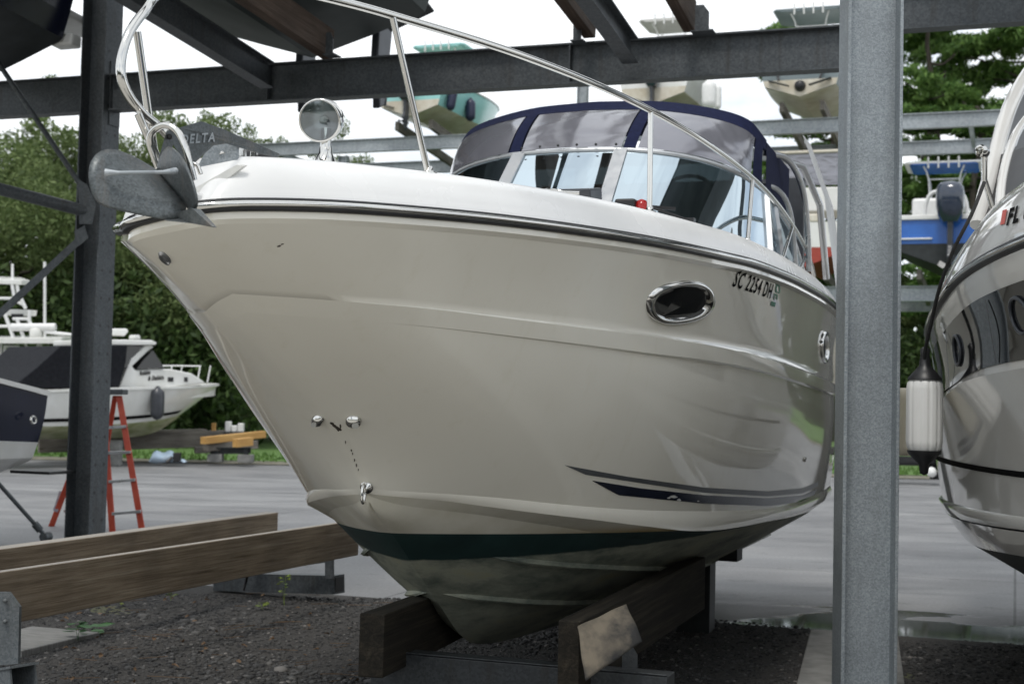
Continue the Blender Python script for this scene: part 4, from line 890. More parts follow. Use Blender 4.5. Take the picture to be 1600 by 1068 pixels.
# front frame of the rack, over and beside the photographer's head
F1 = -AX*9.2
b = MB(); b.ibeam(along(-6, 5.75)+F1, along(15, 5.75)+F1, .40, .17, .016, .011, UP); rpart('cross_beam', b, 'galvdark')
def rafter(px, py, Yb, tilt, ln=9.2, d=.25):
    p = at(px, py, Yb); q = p-AX*ln+UP*tilt*ln; b = MB(); b.ibeam(p, q, d, .15, .012, .009, UP); return rpart('rafter', b, 'galvdark')
rafter(418, 118, 14.50, .085, 9.0, .27)
rafter(985, 80, 13.30, .115, 9.0, .24)
# corner plates and braces by the left column
b = MB(); b.poly([C1+PT*.162+UP*4.6-AX*.05, C1+PT*.162+UP*5.3-AX*.05, C1+PT*.162+UP*5.3+AX*.14, C1+PT*.162+UP*4.6+AX*.14], .008, PT); rpart('gusset_plate', b, 'galvdark')
def brace(a, c, r, nm='brace', flat=False, mat='galvdark'):
    b = MB()
    if flat: b.beam(a, c, .012, .08)
    else: b.tube([a, c], r, seg=12)
    return rpart(nm, b, mat)
brace(at(-60, 280, 14.6), at(135, 330, 15.25), .065)
brace(at(-60, 545, 15.4), at(135, 365, 15.25), .04, flat=True)
brace(at(-5, 95, 15.1), at(128, 292, 15.25), .028)
b = MB(); b.poly([at(x, y, 15.2) for x, y in [(122, 280), (136, 288), (150, 320), (144, 350), (124, 350)]], .012, (0, 1, 0)); b.poly([at(x, y, 15.19) for x, y in [(116, 362), (132, 352), (138, 372), (124, 384)]], .012, (0, 1, 0)); rpart('gusset_plate', b, 'galvdark')
b = MB(); a_, c_ = at(-20, 735, 14.6), at(72, 838, 14.9); b.tube([a_, c_], .022, seg=8); b.tube([a_.lerp(c_, .80), a_.lerp(c_, .90)], .04, seg=8); b.tube([c_-AX*.05, c_+AX*.05], .05, seg=8); rpart('tie_rod', b, 'galvdark')

# near column, right of the cruiser
NC = empty('steel_column', (at(1355, 600, 7.1).x, 7.1, 0), 0, 'pale spangled galvanised steel column in the right foreground', 'steel column')
b = MB(); b.ibeam((0, 0, .05), (0, 0, 7.5), .275, .20, .016, .012, (1, 0, 0)); b.b((0, 0, .062), .42, .42, .024); nco = b.build('column', 'galv', NC, bevel=.003)
b = MB(); b.beam((-.102, -.0085, .25), (-.102, -.0085, 7.0), .006, .005); b.build('weld_seam', 'galvfar', NC)
b = MB(); b.beam((.004, -.0085, 3.05), (.004, -.0085, 7.0), .008, .005); b.build('drain_slot', 'galvdark', NC)

# wooden bunks of the upper level
def bunk(label, p, q, w, h, mat='wood', grp='wooden bunk boards of the upper rack level', name='wooden_bunk', bev=.006):
    p, q = Vector(p), Vector(q); o = empty(name, p, 0, label, 'timber', grp) if False else None
    b = MB(); d = q-p; L = d.length; ang = atan2(d.x, d.y); pitch = math.asin(d.z/L)
    b.b((0, L/2, 0), w, L, h); o = b.build(name, mat, None, bevel=bev); o.location = p; o.rotation_mode = 'ZXY'
    o.rotation_mode = 'XYZ'; o.rotation_euler = (Matrix.Rotation(-ang, 3, 'Z') @ Matrix.Rotation(pitch, 3, 'X')).to_euler('XYZ')
    return tag(o, label, 'timber', grp)
def upbunk(label, px, py, Yb, tilt, ln, w=.10, h=.29):
    p = at(px, py, Yb)+AX*.12; return bunk(label, p, p-AX*ln+UP*tilt*ln, w, h, 'woodup')
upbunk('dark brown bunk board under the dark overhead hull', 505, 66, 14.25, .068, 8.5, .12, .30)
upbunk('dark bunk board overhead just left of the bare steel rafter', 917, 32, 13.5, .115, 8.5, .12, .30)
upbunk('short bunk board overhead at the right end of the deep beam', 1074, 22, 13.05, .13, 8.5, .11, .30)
def clip(px, py, Y, w=.12, h=.30):
    b = MB(); p = at(px, py, Y); b.poly([p+PT*-w/2+UP*-h/2, p+PT*w/2+UP*-h/2, p+PT*w/2+UP*h*.2, p+PT*w*.1+UP*h/2, p+PT*-w/2+UP*h/2], .012, AX); b.box(p-UP*h/2+AX*.06, PT*w*.8, AX*.08, UP*.006); rpart('bunk_bracket', b, 'galvdark')
clip(1097, 28, 12.9, .13, .24); clip(515, 68, 14.1, .08, .22); clip(902, 47, 13.4, .08, .2)

# ================================================================== LOWER BUNKS
bunk('long treated bunk board in front, running from the left edge to the cruiser bow', at(-60, 944, 7.33), at(556, 839, 11.65), .055, .285, 'wood', 'empty bunk boards left of the cruiser')
bunk('second bunk board behind the long front one, ending at a square cut', at(-60, 901, 8.35), at(424, 826, 12.05), .12, .285, 'wood', 'empty bunk boards left of the cruiser')
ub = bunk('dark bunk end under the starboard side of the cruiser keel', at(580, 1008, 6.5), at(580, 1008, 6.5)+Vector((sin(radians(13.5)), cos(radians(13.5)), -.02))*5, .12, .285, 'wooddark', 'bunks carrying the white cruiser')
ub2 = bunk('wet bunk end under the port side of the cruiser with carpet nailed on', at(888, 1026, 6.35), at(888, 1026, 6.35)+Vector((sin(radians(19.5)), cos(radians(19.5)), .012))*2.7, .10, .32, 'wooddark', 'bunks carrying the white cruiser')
# steel stand under the cruiser bunks
ST = empty('bunk_stand', at(800, 1068, 6.6), 0, 'low grey steel stand on the gravel under the cruiser keel', 'stand')
def stp(name, b, mat='galv', par=None, **k):
    par = par or ST; b.v = [tuple(Vector(p)-par.location) for p in b.v]; return b.build(name, mat, par, **k)
zt = at(760, 1033, 6.62).z
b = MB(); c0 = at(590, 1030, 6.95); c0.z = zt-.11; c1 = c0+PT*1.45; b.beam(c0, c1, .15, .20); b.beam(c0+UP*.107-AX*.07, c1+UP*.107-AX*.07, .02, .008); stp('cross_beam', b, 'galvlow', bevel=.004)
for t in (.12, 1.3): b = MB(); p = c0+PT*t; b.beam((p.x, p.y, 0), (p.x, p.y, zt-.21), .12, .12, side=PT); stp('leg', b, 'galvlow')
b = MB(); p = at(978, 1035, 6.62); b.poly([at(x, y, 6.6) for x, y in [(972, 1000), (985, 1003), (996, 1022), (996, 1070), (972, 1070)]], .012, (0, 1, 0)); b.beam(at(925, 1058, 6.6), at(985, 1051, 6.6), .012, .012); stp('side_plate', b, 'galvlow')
b = MB(); p = at(1088, 945, 10.6); b.beam((p.x, p.y, 0), (p.x, p.y, .55), .24, .2, side=PT); b.beam((p.x-.25, p.y+.1, .62), (p.x+.3, p.y-.1, .62), .2, .16); 
ST2 = empty('bunk_stand', (p.x, p.y, 0), 0, 'black-looking steel post carrying the stern end of the cruiser bunks', 'stand'); stp('leg', b, 'blackpaint', ST2)
# carpet flap
b = MB(); F_ = [(902, 979), (955, 947), (984, 949), (1003, 1002), (968, 1033), (914, 1063), (905, 1015)]
nx = 12; Pq = [at(902, 979, 6.25), at(978, 944, 6.42), at(1003, 1002, 6.3), at(914, 1063, 6.12)]
rows = []
for j in range(nx+1):
    v = j/nx; r = []
    for i in range(nx+1):
        u = i/nx; p = Pq[0]*(1-u)*(1-v)+Pq[1]*u*(1-v)+Pq[2]*u*v+Pq[3]*(1-u)*v
        p = p+Vector((0, -.03*sin(pi*v)*(.5+.5*u), 0))+Vector((.002*sin(9*v+3*u), 0, .002*sin(11*u+5*v))); r.append(p)
    rows.append(r)
b.grid(rows); fl = b.build('carpet_flap', 'carpet'); md = fl.modifiers.new('s', 'SOLIDIFY'); md.thickness = .008; tag(fl, 'stiff tan and grey carpet scrap hanging off the bunk end under the cruiser', 'carpet scrap')
# stand at the right end of the long front bunk
S3 = empty('bunk_stand', at(435, 925, 12.2), 0, 'grey steel box stand at the far end of the long front bunk', 'stand')
b = MB(); pl_, pr_ = at(342, 907, 12.25), at(530, 912, 11.65); b.beam(pl_, pr_, .15, .15); e = (pr_-pl_).normalized(); b.box(pr_+e*.002, e*.002, e.cross(UP)*.058, UP*.058, 1); b.v = [tuple(Vector(p)-S3.location) for p in b.v]; b.build('box_beam', ['galvdark', 'black'], S3)
b = MB(); b.poly([at(x, y, 11.5) for x, y in [(509, 835), (513, 828), (521, 842), (521, 903), (509, 903)]], .03, (.3, 1, 0)); b.beam(at(410, 882, 11.6), at(510, 868, 11.5), .04, .10); b.v = [tuple(Vector(p)-S3.location) for p in b.v]; b.build('post', 'galvdark', S3)
b = MB(); b.tube(crom([at(398, 886, 11.6), at(388, 894, 11.8), at(385, 905, 11.9), at(380, 922, 11.9)], 4), .012, seg=6); tag(b.build('strap', 'black'), 'short black strap dangling below the long front bunk', 'strap')
# stand at the near left
S4 = empty('bunk_stand', at(10, 1060, 7.0), 0, 'grey steel bunk post and channel at the lower left corner', 'stand')
b = MB(); b.poly([at(x, y, 6.9) for x, y in [(-30, 924), (15, 924), (32, 947), (30, 1036), (-30, 1040)]], .018, (.35, 1, 0)); 
for y in (938, 970): b.lathe(at(9, y, 6.88), (-.35, -1, 0), [(0, .011), (.012, .010), (.012, 0)], seg=6)
b.v = [tuple(Vector(p)-S4.location) for p in b.v]; b.build('post', 'galvpost', S4)
b = MB(); p = at(20, 1060, 6.85); L_ = at(-90, 1072, 7.1); R_ = at(38, 1052, 6.75); d = (R_-L_).normalized(); n = d.cross(UP)
for o_, w_, h_ in ((UP*.07, .16, .01), (-UP*.0+n*.07, .01, .15), (-UP*.0-n*.07, .01, .15)): b.beam(L_+o_-UP*.03, R_+o_-UP*.03, w_, h_)
b.v = [tuple(Vector(p)-S4.location) for p in b.v]; b.build('channel_foot', 'galvpost', S4)

# ================================================================== GENERIC OPEN BOAT (local axes as the cruiser; keel bottom at z 0)
def ghull(L, bm, D, sdrop=0.0, blunt=.05):
    h = bm/2
    sh = [(0, 0, D*1.16), (.01*L, h*.16, D*1.16), (.06*L, h*.42, D*1.14), (.15*L, h*.66, D*1.10), (.3*L, h*.88, D*1.05), (.5*L, h, D), (.75*L, h, D-sdrop*.4), (L, h*.93, D-sdrop)]
    ch = [(.14*L, 0, D*.52), (.15*L, h*.08, D*.51), (.2*L, h*.3, D*.47), (.3*L, h*.58, D*.40), (.5*L, h*.80, D*.31), (.75*L, h*.84, D*.27), (L, h*.80, D*.26)]
    kl = [(.145*L, 0, D*.50), (.17*L, 0, D*.35), (.24*L, 0, D*.12), (.32*L, 0, D*.03), (.5*L, 0, 0), (.75*L, 0, 0), (L, 0, 0)]
    return [hline(c, L, 26) for c in (sh, ch, kl)]
def openboat(name, label, L, bm, D, side, bottom, where, rot, tilt=0, sdrop=.12, capmat='gelfar', group=None, stripe=None, chinemat=None):
    r = empty(name, where, rot, label, 'boat', group); r.rotation_euler = (tilt, 0, rot)
    sh, ch, kl = ghull(L, bm, D, sdrop); b = MB()
    sec = [lerp(sh, ch, v)+np.array([.03*sin(pi*v), 0, 0])*np.minimum(1, sh[:, :1]/.3) for v in (0, .25, .5, .75, 1)]
    b.grid(vrows(sec[:4]), 0, True); b.grid(vrows(sec[3:]), 2 if chinemat else 0, True)
    sec2 = [ch, lerp(ch, kl, .04)+[[0, 0, -.02]], lerp(ch, kl, .5)+[[0, 0, -.01*D]], kl]; b.grid(vrows(sec2), 1, True)
    def rim(l): p = tuple(l[-1]); return p
    t = [rim(x) for x in sec]; zt_ = t[-1][2]+.22*(t[0][2]-t[-1][2]); w_ = np.interp(zt_, [p[2] for p in t[::-1]], [p[0] for p in t[::-1]]); up_ = [p for p in t if p[2] > zt_]+[(w_, t[0][1], zt_)]; lo_ = [(w_, t[0][1], zt_)]+[p for p in t if p[2] <= zt_]+[rim(kl)]
    for q_, mi_ in ((up_, 0), (lo_, 1)):
        ql = [(-p[0], p[1], p[2]) for p in q_[::-1] if p[0] > 1e-6]; b.add(q_+ql, [tuple(range(len(q_+ql)))], mi_)
    b.build('hull', [side, bottom, chinemat or side], r)
    k = MB(); g0 = off(sh, -.03, .0); g1 = off(sh, -.03, .05); g2 = off(sh, .12, .06); g3 = off(sh, .14, -.25); g4 = g3.copy(); g4[:, 0] *= .02
    k.grid(vrows([g0, g1, g2]), 0, False); k.grid(vrows([g2, g3, g4]), 0, False); k.build('deck', capmat, r)
    return r, (sh, ch, kl)
def outboard(par, x, y, z, h=1.5, mat='outboard', tilt=0.0, sc=1.0, lowmat='charcoal'):
    o = bpy.data.objects.new('outboard_motor', None); COL.objects.link(o); o.parent = par; o.location = (x, y, z); o.rotation_euler = (tilt, 0, 0); o.scale = (sc,)*3
    b = MB(); rows = []
    for f, w, d0, d1 in [(0, .13, .02, .36), (.12, .20, -.04, .46), (.3, .23, -.07, .52), (.5, .235, -.08, .54), (.66, .22, -.07, .53), (.76, .17, -.02, .45), (.80, .08, .08, .32)]:
        zz = .15+f*.85; rows.append([Vector((w*math.copysign(abs(cos(a))**.6, cos(a)), (d0+d1)/2+(d1-d0)/2*math.copysign(abs(sin(a))**.6, sin(a)), zz)) for a in np.linspace(0, 2*pi, 25)[:-1]])
    b.grid(rows, 0, True, closed=True); b.add(rows[-1], [tuple(range(24))], 0, True); b.add(rows[0], [tuple(range(23, -1, -1))], 0); b.build('cowling', mat, o)
    b = MB(); b.poly([(0, -.02, .2), (0, .34, .2), (0, .30, -.25), (0, .42, -.42), (0, .42, -.47), (0, .28, -.5), (0, .22, -.80), (0, .10, -.86), (0, .05, -.5), (0, -.02, -.45)], .09, (1, 0, 0)); b.lathe((0, -.08, -.58), (0, 1, 0), [(0, .01), (.1, .06), (.35, .065), (.5, .04)], seg=12)
    b.build('lower_unit', lowmat, o, bevel=.02)
    b = MB()
    for k in range(3):
        a = 2*pi*k/3; b.poly([(.03*cos(a), .40, -.58+.03*sin(a)), (.17*cos(a+.5), .37, -.58+.17*sin(a+.5)), (.19*cos(a-.0), .41, -.58+.19*sin(a)), (.12*cos(a-.5), .44, -.58+.12*sin(a-.5))], .008, (0, 1, .2))
    b.build('propeller', 'charcoal', o); return o
def ttop(par, y0, y1, z0, z1, w, mat, under='navyfender', rods=True, frame='whitealu'):
    b = MB(); P = [(-w/2, y0+.15), (-w/2+.12, y0), (w/2-.12, y0), (w/2, y0+.15), (w/2, y1-.15), (w/2-.1, y1), (-w/2+.1, y1), (-w/2, y1-.15)]
    b.poly([(a, c, z1) for a, c in P], .07, UP); b.build('hard_top', mat, par, bevel=.02)
    b = MB(); b.poly([(a*.86, c+ (y0+y1)/2*.0, z1-.05) for a, c in P], .03, UP); b.build('top_underside', under, par)
    b = MB()
    for sx in (-1, 1):
        b.tube(crom([(sx*.42, y0+.3, z0), (sx*.46, y0+.3, z1-.5), (sx*.60, y0+.2, z1-.08)], 4), .024, seg=6); b.tube(crom([(sx*.42, y1-.55, z0), (sx*.46, y1-.5, z1-.5), (sx*.60, y1-.2, z1-.08)], 4), .024, seg=6)
        b.tube([(sx*.43, y0+.3, z0+.8), (sx*.43, y1-.5, z0+.8)], .02, seg=6)
    b.tube([(-.45, y1-.5, z1-.45), (.45, y1-.5, z1-.45)], .02, seg=6); b.build('top_frame', frame, par)
    if rods:
        for k in range(4):
            b = MB(); x = -.45+.3*k; b.tube([(x, y1+.02, z1-.18), (x, y1+.06, z1+.16)], .028, seg=8); b.build('rod_holder', 'white', par)
def console(par, y, z, mat='gelfar'):
    b = MB(); b.grid([[(-.42, y, z), (.42, y, z)], [(-.42, y, z+.9), (.42, y, z+.9)], [(-.38, y+.3, z+1.15), (.38, y+.3, z+1.15)], [(-.4, y+.75, z+.95), (.4, y+.75, z+.95)], [(-.42, y+.8, z), (.42, y+.8, z)]], 0, False)
    b.poly([(-.42, y, z), (-.42, y, z+.9), (-.38, y+.3, z+1.15), (-.4, y+.75, z+.95), (-.42, y+.8, z)], .02, (1, 0, 0)); b.poly([(.42, y, z), (.42, y, z+.9), (.38, y+.3, z+1.15), (.4, y+.75, z+.95), (.42, y+.8, z)], .02, (1, 0, 0)); b.build('console', mat, par)
    b = MB(); b.b((0, y+1.25, z+.55), .8, .5, .5); b.b((0, y+1.48, z+.95), .8, .1, .35); b.build('leaning_post', 'white', par, bevel=.04)
# a boat whose stern keel point is known: bow lies at stern - aft*L
def place(stern, aft, L): return Vector(stern)-Vector(aft)*L

# dark hull overhead
sk = at(490, 92, 15.3); tl = -.066
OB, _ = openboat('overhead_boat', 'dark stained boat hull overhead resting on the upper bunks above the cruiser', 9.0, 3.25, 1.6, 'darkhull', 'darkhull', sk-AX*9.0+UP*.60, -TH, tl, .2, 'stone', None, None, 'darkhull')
outboard(OB, -.30, 9.25, .36, sc=1.0, tilt=0); outboard(OB, .62, 9.25, .36, sc=1.0, tilt=0)
b = MB(); b.poly([(.75, 9.0, .42), (1.25, 9.0, .60), (1.25, 9.35, .55), (.75, 9.35, .36)], .02, (0, 0, 1)); b.build('trim_tab', 'blackpaint', OB); b = MB(); b.poly([(-.75, 9.0, .42), (-1.25, 9.0, .60), (-1.25, 9.35, .55), (-.75, 9.35, .36)], .02, (0, 0, 1)); b.build('trim_tab', 'blackpaint', OB)
# navy boats on the left
sk = at(-28, 128, 15.6)
NB, _ = openboat('navy_boat', 'navy hulled boat stored on the upper rack level at the top left corner', 8.5, 2.6, 1.6, 'navy', 'blackpaint', sk-AX*8.5+UP*.55, -TH, -.064, .2, 'gelfar')
b = MB(); b.b((0, 8.8, .70), 2.2, .75, .10); b.build('swim_platform', 'gelfar', NB, bevel=.03)
b = MB(); b.b((1.0, 8.62, .42), .28, .18, .14); b.build('trim_tab', 'gelfar', NB, bevel=.03)
b = MB(); b.tube(crom([(1.12, 8.5, 1.5), (1.12, 8.75, 1.35), (1.1, 9.05, 1.05), (1.1, 9.12, .72)], 4), .012, seg=6); b.tube([(1.12, 8.5, 1.0), (1.13, 8.72, 1.0)], .016, seg=6); b.build('ladder_rail', 'chrome', NB)
b = MB(); b.lathe((1.235, 7.75, .80), (1, 0, .12), [(0, .05), (.02, .045), (.02, .02), (.0, .02)], seg=14); b.build('through_hull_fitting', 'chrome', NB)
sk = at(-72, 765, 15.3)
NL, _ = openboat('navy_boat', 'navy hulled boat with white bottom on the ground rack at the left edge', 7.5, 2.5, 1.45, 'navy', 'gelfar', sk-AX*7.5, -TH, 0, .42, 'gelgrey', None, None, 'gelfar')
b = MB(); b.b((.95, 7.75, .22), .5, .45, .03); b.b((-.95, 7.75, .22), .5, .45, .03); b.build('trim_tab', 'black', NL)
b = MB(); b.lathe((1.22, 7.2, .78), (1, 0, .1), [(0, .05), (.02, .045), (.02, .03), (.0, .03)], seg=14); b.build('through_hull_fitting', 'chrome', NL)
outboard(NL, 0, 7.6, .2, sc=.9)

# ================================================================== FAR RACK
FR = Vector((14.7, 42, 0))
def fp(t, z, r=0): return FR-PT*t+AX*r+UP*z          # t metres to the left along the rack
FK = empty('far_boat_rack', FR, 0, 'pale galvanised steel rack in the distance with boats on two levels', 'boat rack')
def fpart(name, b): b.v = [tuple(Vector(p)-FR) for p in b.v]; return b.build(name, 'galvfar', FK)
for r in (0, 4.6):
    for z in (5.25, 10.5):
        b = MB(); b.ibeam(fp(-14, z, r), fp(29 if z > 6 else 26, z, r), .46, .2, .03, .03, UP); fpart('cross_beam', b)
    for t in (-9, 4.1, 13.4, 22.1, 28.6):
        b = MB(); b.ibeam(fp(t, 0, r+.15), fp(t, 10.2 if t != 13.4 else 12.6, r+.15), .32, .3, .02, .02, PT); fpart('column', b)
for z in (5.25, 10.5):
    for t in (-4, 1.2, 7.9, 17.5, 25): b = MB(); b.ibeam(fp(t, z, .1), fp(t, z, 4.5), .2, .12, .02, .02, UP); fpart('rafter', b)
b = MB(); b.ibeam(fp(19.9, 9.1, 2), fp(24.5, 9.1, 2), .4, .2, .03, .03, UP); fpart('cross_beam', b)
for a_, c_ in (((22.1, 10), (19.9, 6)), ((28.6, 10), (25, 6))): b = MB(); b.tube([fp(a_[0], a_[1]), fp(c_[0], c_[1])], .02, seg=5); fpart('tie_rod', b)
FG = 'bunk boards of the far rack'
def farbunks(t, z, who):
    for d, nm in ((-.62, 'right-hand'), (.62, 'left-hand')):
        p = fp(t+d, z+.36+.18, -.5); bunk(f'{nm} far bunk board under the {who}', p, p+AX*6.0-UP*.5, .14, .30, 'woodgrey', FG, bev=0)
AFT = -AX; RF = pi-TH
def farboat(name, label, px, z, L, bm, D, side, bottom, **k):
    p = at(px, 500, 42); 
    for _ in range(8):
        t = (FR-p).dot(PT); q = fp(t, 0, -.9); xx = (px-800)/FPX*q.y; p = Vector((xx, q.y, 0))
    t = (FR-p).dot(PT); st = fp(t, z+.70, -.9); 
    r, lines = openboat(name, label, L, bm, D, side, bottom, st+AX*L, RF, 0, **k); return r, t
bt, t = farboat('teal_boat', 'pale teal boat with cream bottom on the top level of the far rack', 628, 10.55, 7.5, 2.6, 1.35, 'teal', 'cream'); farbunks(t, 10.5, 'pale teal boat'); ttop(bt, 3.3, 5.2, 1.2, 3.0, 2.0, 'teal', 'teal'); console(bt, 3.4, .7); outboard(bt, .05, 7.5, .35, mat='charcoal')
b = MB(); b.poly([(.55, 7.5, .33), (.95, 7.5, .45), (.95, 7.7, .42), (.55, 7.7, .3)], .02, UP); b.build('trim_tab', 'charcoal', bt)
bg_, t = farboat('grey_boat', 'pale grey boat with grey top on the far rack, left of the brown-topped one', 1012, 10.55, 7.2, 2.5, 1.3, 'gelfar', 'cream'); farbunks(t, 10.5, 'pale grey boat'); ttop(bg_, 3.6, 5.3, 1.2, 3.25, 2.1, 'gelgrey', 'gelgrey'); console(bg_, 3.6, .7); outboard(bg_, 0, 7.2, .35, mat='outboard')
bs, t = farboat('slate_boat', 'slate sided boat with cream bottom on the far rack beside the near column', 1243, 10.55, 7.2, 2.7, 1.3, 'stone', 'cream'); farbunks(t, 10.5, 'slate sided boat'); ttop(bs, 3.6, 5.5, 1.2, 3.2, 2.3, 'stone', 'stone'); console(bs, 3.6, .7)
b = MB()
for sx in (-1, 1): b.beam((sx*.95, 7.3, .50), (sx*.30, 7.45, .28), .22, .02, side=(0, 1, 0))
b.build('trim_tab', 'blackpaint', bs); b = MB(); b.lathe((0, 7.2, .32), (0, -1, 0), [(-.18, 0), (-.18, .13), (-.1, .16), (0, .18)], seg=14); b.build('drive_mount', 'black', bs)
for sx in (-1, 1): b = MB(); b.tube([(sx*.72, 7.25, .85), (sx*.62, 7.4, .48)], .035, seg=6); b.build('trim_ram', 'black', bs)
bb, t = farboat('blue_boat', 'bright blue boat with dark outboard on the far rack, right of the near column', 1466, 5.3, 7.4, 2.8, 1.62, 'blue', 'blackpaint', chinemat='blackpaint', capmat='white'); farbunks(t, 5.25, 'bright blue boat'); ttop(bb, 3.9, 5.8, 1.3, 3.35, 2.35, 'white', 'blue'); console(bb, 4.0, .8)
outboard(bb, -.30, 7.5, .95, sc=1.75)
b = MB(); b.tube(crom([(-.75, 7.2, 1.25), (-.72, 7.25, 1.85), (-.5, 7.3, 2.2), (.2, 7.3, 2.2), (.42, 7.25, 1.85), (.45, 7.2, 1.25)], 4), .06, seg=8); b.build('transom_rail', 'whitealu', bb); b = MB(); b.b((0, 7.43, 1.44), 2.62, .10, .14); b.b((.72, 7.46, .80), 1.0, .08, .05); b.build('transom_cap', 'white', bb, bevel=.02); b = MB(); b.b((.45, 6.6, 1.8), .8, .5, .6); b.build('transom_seat', 'white', bb, bevel=.08)
bc, t = farboat('camper_boat', 'cream boat with clear enclosure and red bottom on the far rack behind the bow rail', 1252, 5.3, 7.0, 2.5, 1.5, 'gelfar', 'redpaint', chinemat='redpaint', capmat='cream'); farbunks(t, 5.25, 'cream enclosed boat')
b = MB(); b.b((0, 5.6, 2.15), 2.2, 1.7, .75); b.build('cabin_rear', 'gelfar', bc, bevel=.04); b = MB(); b.b((0, 5.6, 3.62), 2.25, 1.9, .09); b.build('hard_top', 'cream', bc, bevel=.03)
for sx in (-1, 1): b = MB(); b.b((sx*1.04, 6.45, 3.05), .14, .05, 1.1); b.build('curtain', 'cream', bc)
b = MB(); b.b((0, 6.44, 3.08), 1.94, .03, .98); b.build('clear_curtain', 'vinyl', bc); b = MB(); b.b((0, 6.9, 1.5), 1.0, .25, .25); b.build('engine_lid', 'cream', bc, bevel=.04)
# things hanging from the far boats
def hangfender(name, label, p, r, l, mat, ax=UP, grp=None):
    p = Vector(p); b = MB(); b.lathe((0, 0, 0), ax, [(-l/2-.03, 0), (-l/2, r*.5), (-l/2+r*.5, r*.95), (-l/2+r, r), (l/2-r, r), (l/2-r*.5, r*.95), (l/2, r*.4), (l/2+.05, r*.2), (l/2+.05, 0)], seg=14); o = b.build(name, mat); o.location = p; return tag(o, label, 'fender', grp)
hangfender('boat_fender', 'navy fender on the teal boat, the one nearer its stern', at(706, 155, 47.6), .16, .75, 'navyfender', (.15, 0, 1), 'navy fenders on the teal boat')
hangfender('boat_fender', 'navy fender on the teal boat, the one nearer its bow', at(735, 172, 49.2), .18, .75, 'navyfender', (.0, 0, 1), 'navy fenders on the teal boat')
hangfender('boat_fender', 'large white fender on the pale grey boat, the left one of its pair', at(1108, 148, 42.5), .22, .85, 'white', (0, 0, 1), 'white fenders on the pale grey boat')
hangfender('boat_fender', 'smaller white fender on the pale grey boat, the right one of its pair', at(1121, 152, 43.5), .12, .75, 'white', (0, 0, 1), 'white fenders on the pale grey boat')

# ================================================================== YARD, LEFT BACKGROUND
# white cabin boat, bow to the right
WR = radians(138); aftW = Vector((-sin(WR), cos(WR), 0)); bowp = at(338, 598, 36.2); WBO = Vector((bowp.x, bowp.y, .62)); LW = 7.6
WBt, WL = openboat('cabin_boat', 'white cabin boat with black canvas aft and painted name behind the orange ladder', LW, 2.6, 1.15, 'gelfar', 'algae', WBO, WR, 0, .25)
IW = Matrix.Rotation(-WR, 3, 'Z')
def wloc(px, py, x=-1.1):
    o = IW @ (Vector((0, 0, CAMH))-WBO); d = IW @ ray(px, py); return o+d*((x-o.x)/d.x)
def wprism(pts, x, wid, b, mi=0, taper=1.0):
    A = [wloc(px, py, x) for px, py in pts]; n = len(A); B_2 = [Vector((-p.x, p.y, p.z)) for p in A]
    b.add(A+B_2, [tuple(range(n)), tuple(range(2*n-1, n-1, -1))]+[(i, n+i, n+(i+1) % n, (i+1) % n) for i in range(n)], mi)
b = MB(); wprism([(322, 598), (311, 590), (300, 583), (266, 576), (212, 578), (207, 572), (232, 548), (241, 542), (236, 538), (226, 540), (205, 560), (186, 606), (186, 614)], -1.0, 2, b); b.build('cabin', 'gelfar', WBt, bevel=.03)
b = MB(); wprism([(163, 530), (238, 531), (246, 535), (244, 539), (163, 539)], -1.12, 2, b); b.build('hard_top', 'gelfar', WBt, bevel=.03)
b = MB(); wprism([(169, 523), (171, 513), (200, 513), (202, 518), (196, 525)], -.3, 2, b); b.build('radar_dome', 'gelfar', WBt, bevel=.05); b = MB(); wprism([(209, 530), (210, 523), (219, 523), (221, 530)], -.12, 2, b); b.build('searchlight', 'gelfar', WBt, bevel=.03)
b = MB(); wprism([(199, 540), (224, 541), (205, 558), (198, 574), (194, 574)], -1.02, 2, b); wprism([(213, 577), (224, 562), (239, 547), (257, 575)], -1.03, 2, b); b.build('cabin_window', 'blackgloss', WBt)
b = MB(); wprism([(95, 540), (199, 539), (197, 565), (186, 606), (120, 608), (20, 604), (60, 572)], -1.15, 2, b); b.build('canvas_cover', 'blackcanvas', WBt, bevel=.02)
for x, w_ in ((267, 4), (291, 2.5)): b = MB(); wprism([(x-w_, 589), (x+w_, 589), (x+w_, 596), (x-w_, 596)], -1.02, 2, b); b.build('porthole', 'black', WBt)
b = MB(); 
for sx in (-1, 1):
    R_ = [wloc(x, y, -.75) for x, y in [(262, 571), (300, 571), (328, 571)]]; R_ = [Vector((p.x*sx*-1*-1 if sx < 0 else -p.x, p.y, p.z)) for p in R_]; tip = Vector((0, -.15, R_[-1].z)); b.tube(R_+[Vector((0.02*sx, R_[-1].y-.25, R_[-1].z))], .02, seg=6)
    for x, f in ((308, 598), (324, 597)): 
        p, q = wloc(x+5, 571, -.6), wloc(x, f, -.6); 
        if sx > 0: p.x, q.x = -p.x, -q.x
        b.tube([p, q], .018, seg=6)
b.build('bow_rail', 'whitealu', WBt)
b = MB()
sh_, ch_, kl_ = WL
def wside(f, o=.012): l = lerp(sh_, ch_, f); l = l.copy(); l[:, 0] += o+.03*sin(pi*f); return l
s0, s1 = wside(.78), wside(.88); b.grid(vrows([s0[6:], s1[6:]]), 0, True); b.build('side_stripe', 'ink', WBt)
for txt, px, py, w_, rt in (('Robbin', 218, 586, 17, -8), ('& Dabbin', 231, 594, 25, -8)):
    v, f = text_mesh(txt, .26, .012, .35); wd = max(p[0] for p in v); b = MB(); P = []
    for x, y in v: P.append(wloc(px+x/wd*w_, py-y/.26*9.5-x/wd*1.5, -1.012)+Vector((-.004, 0, 0)))
    b.add(P, f); b.build('boat_name', 'ink', WBt)
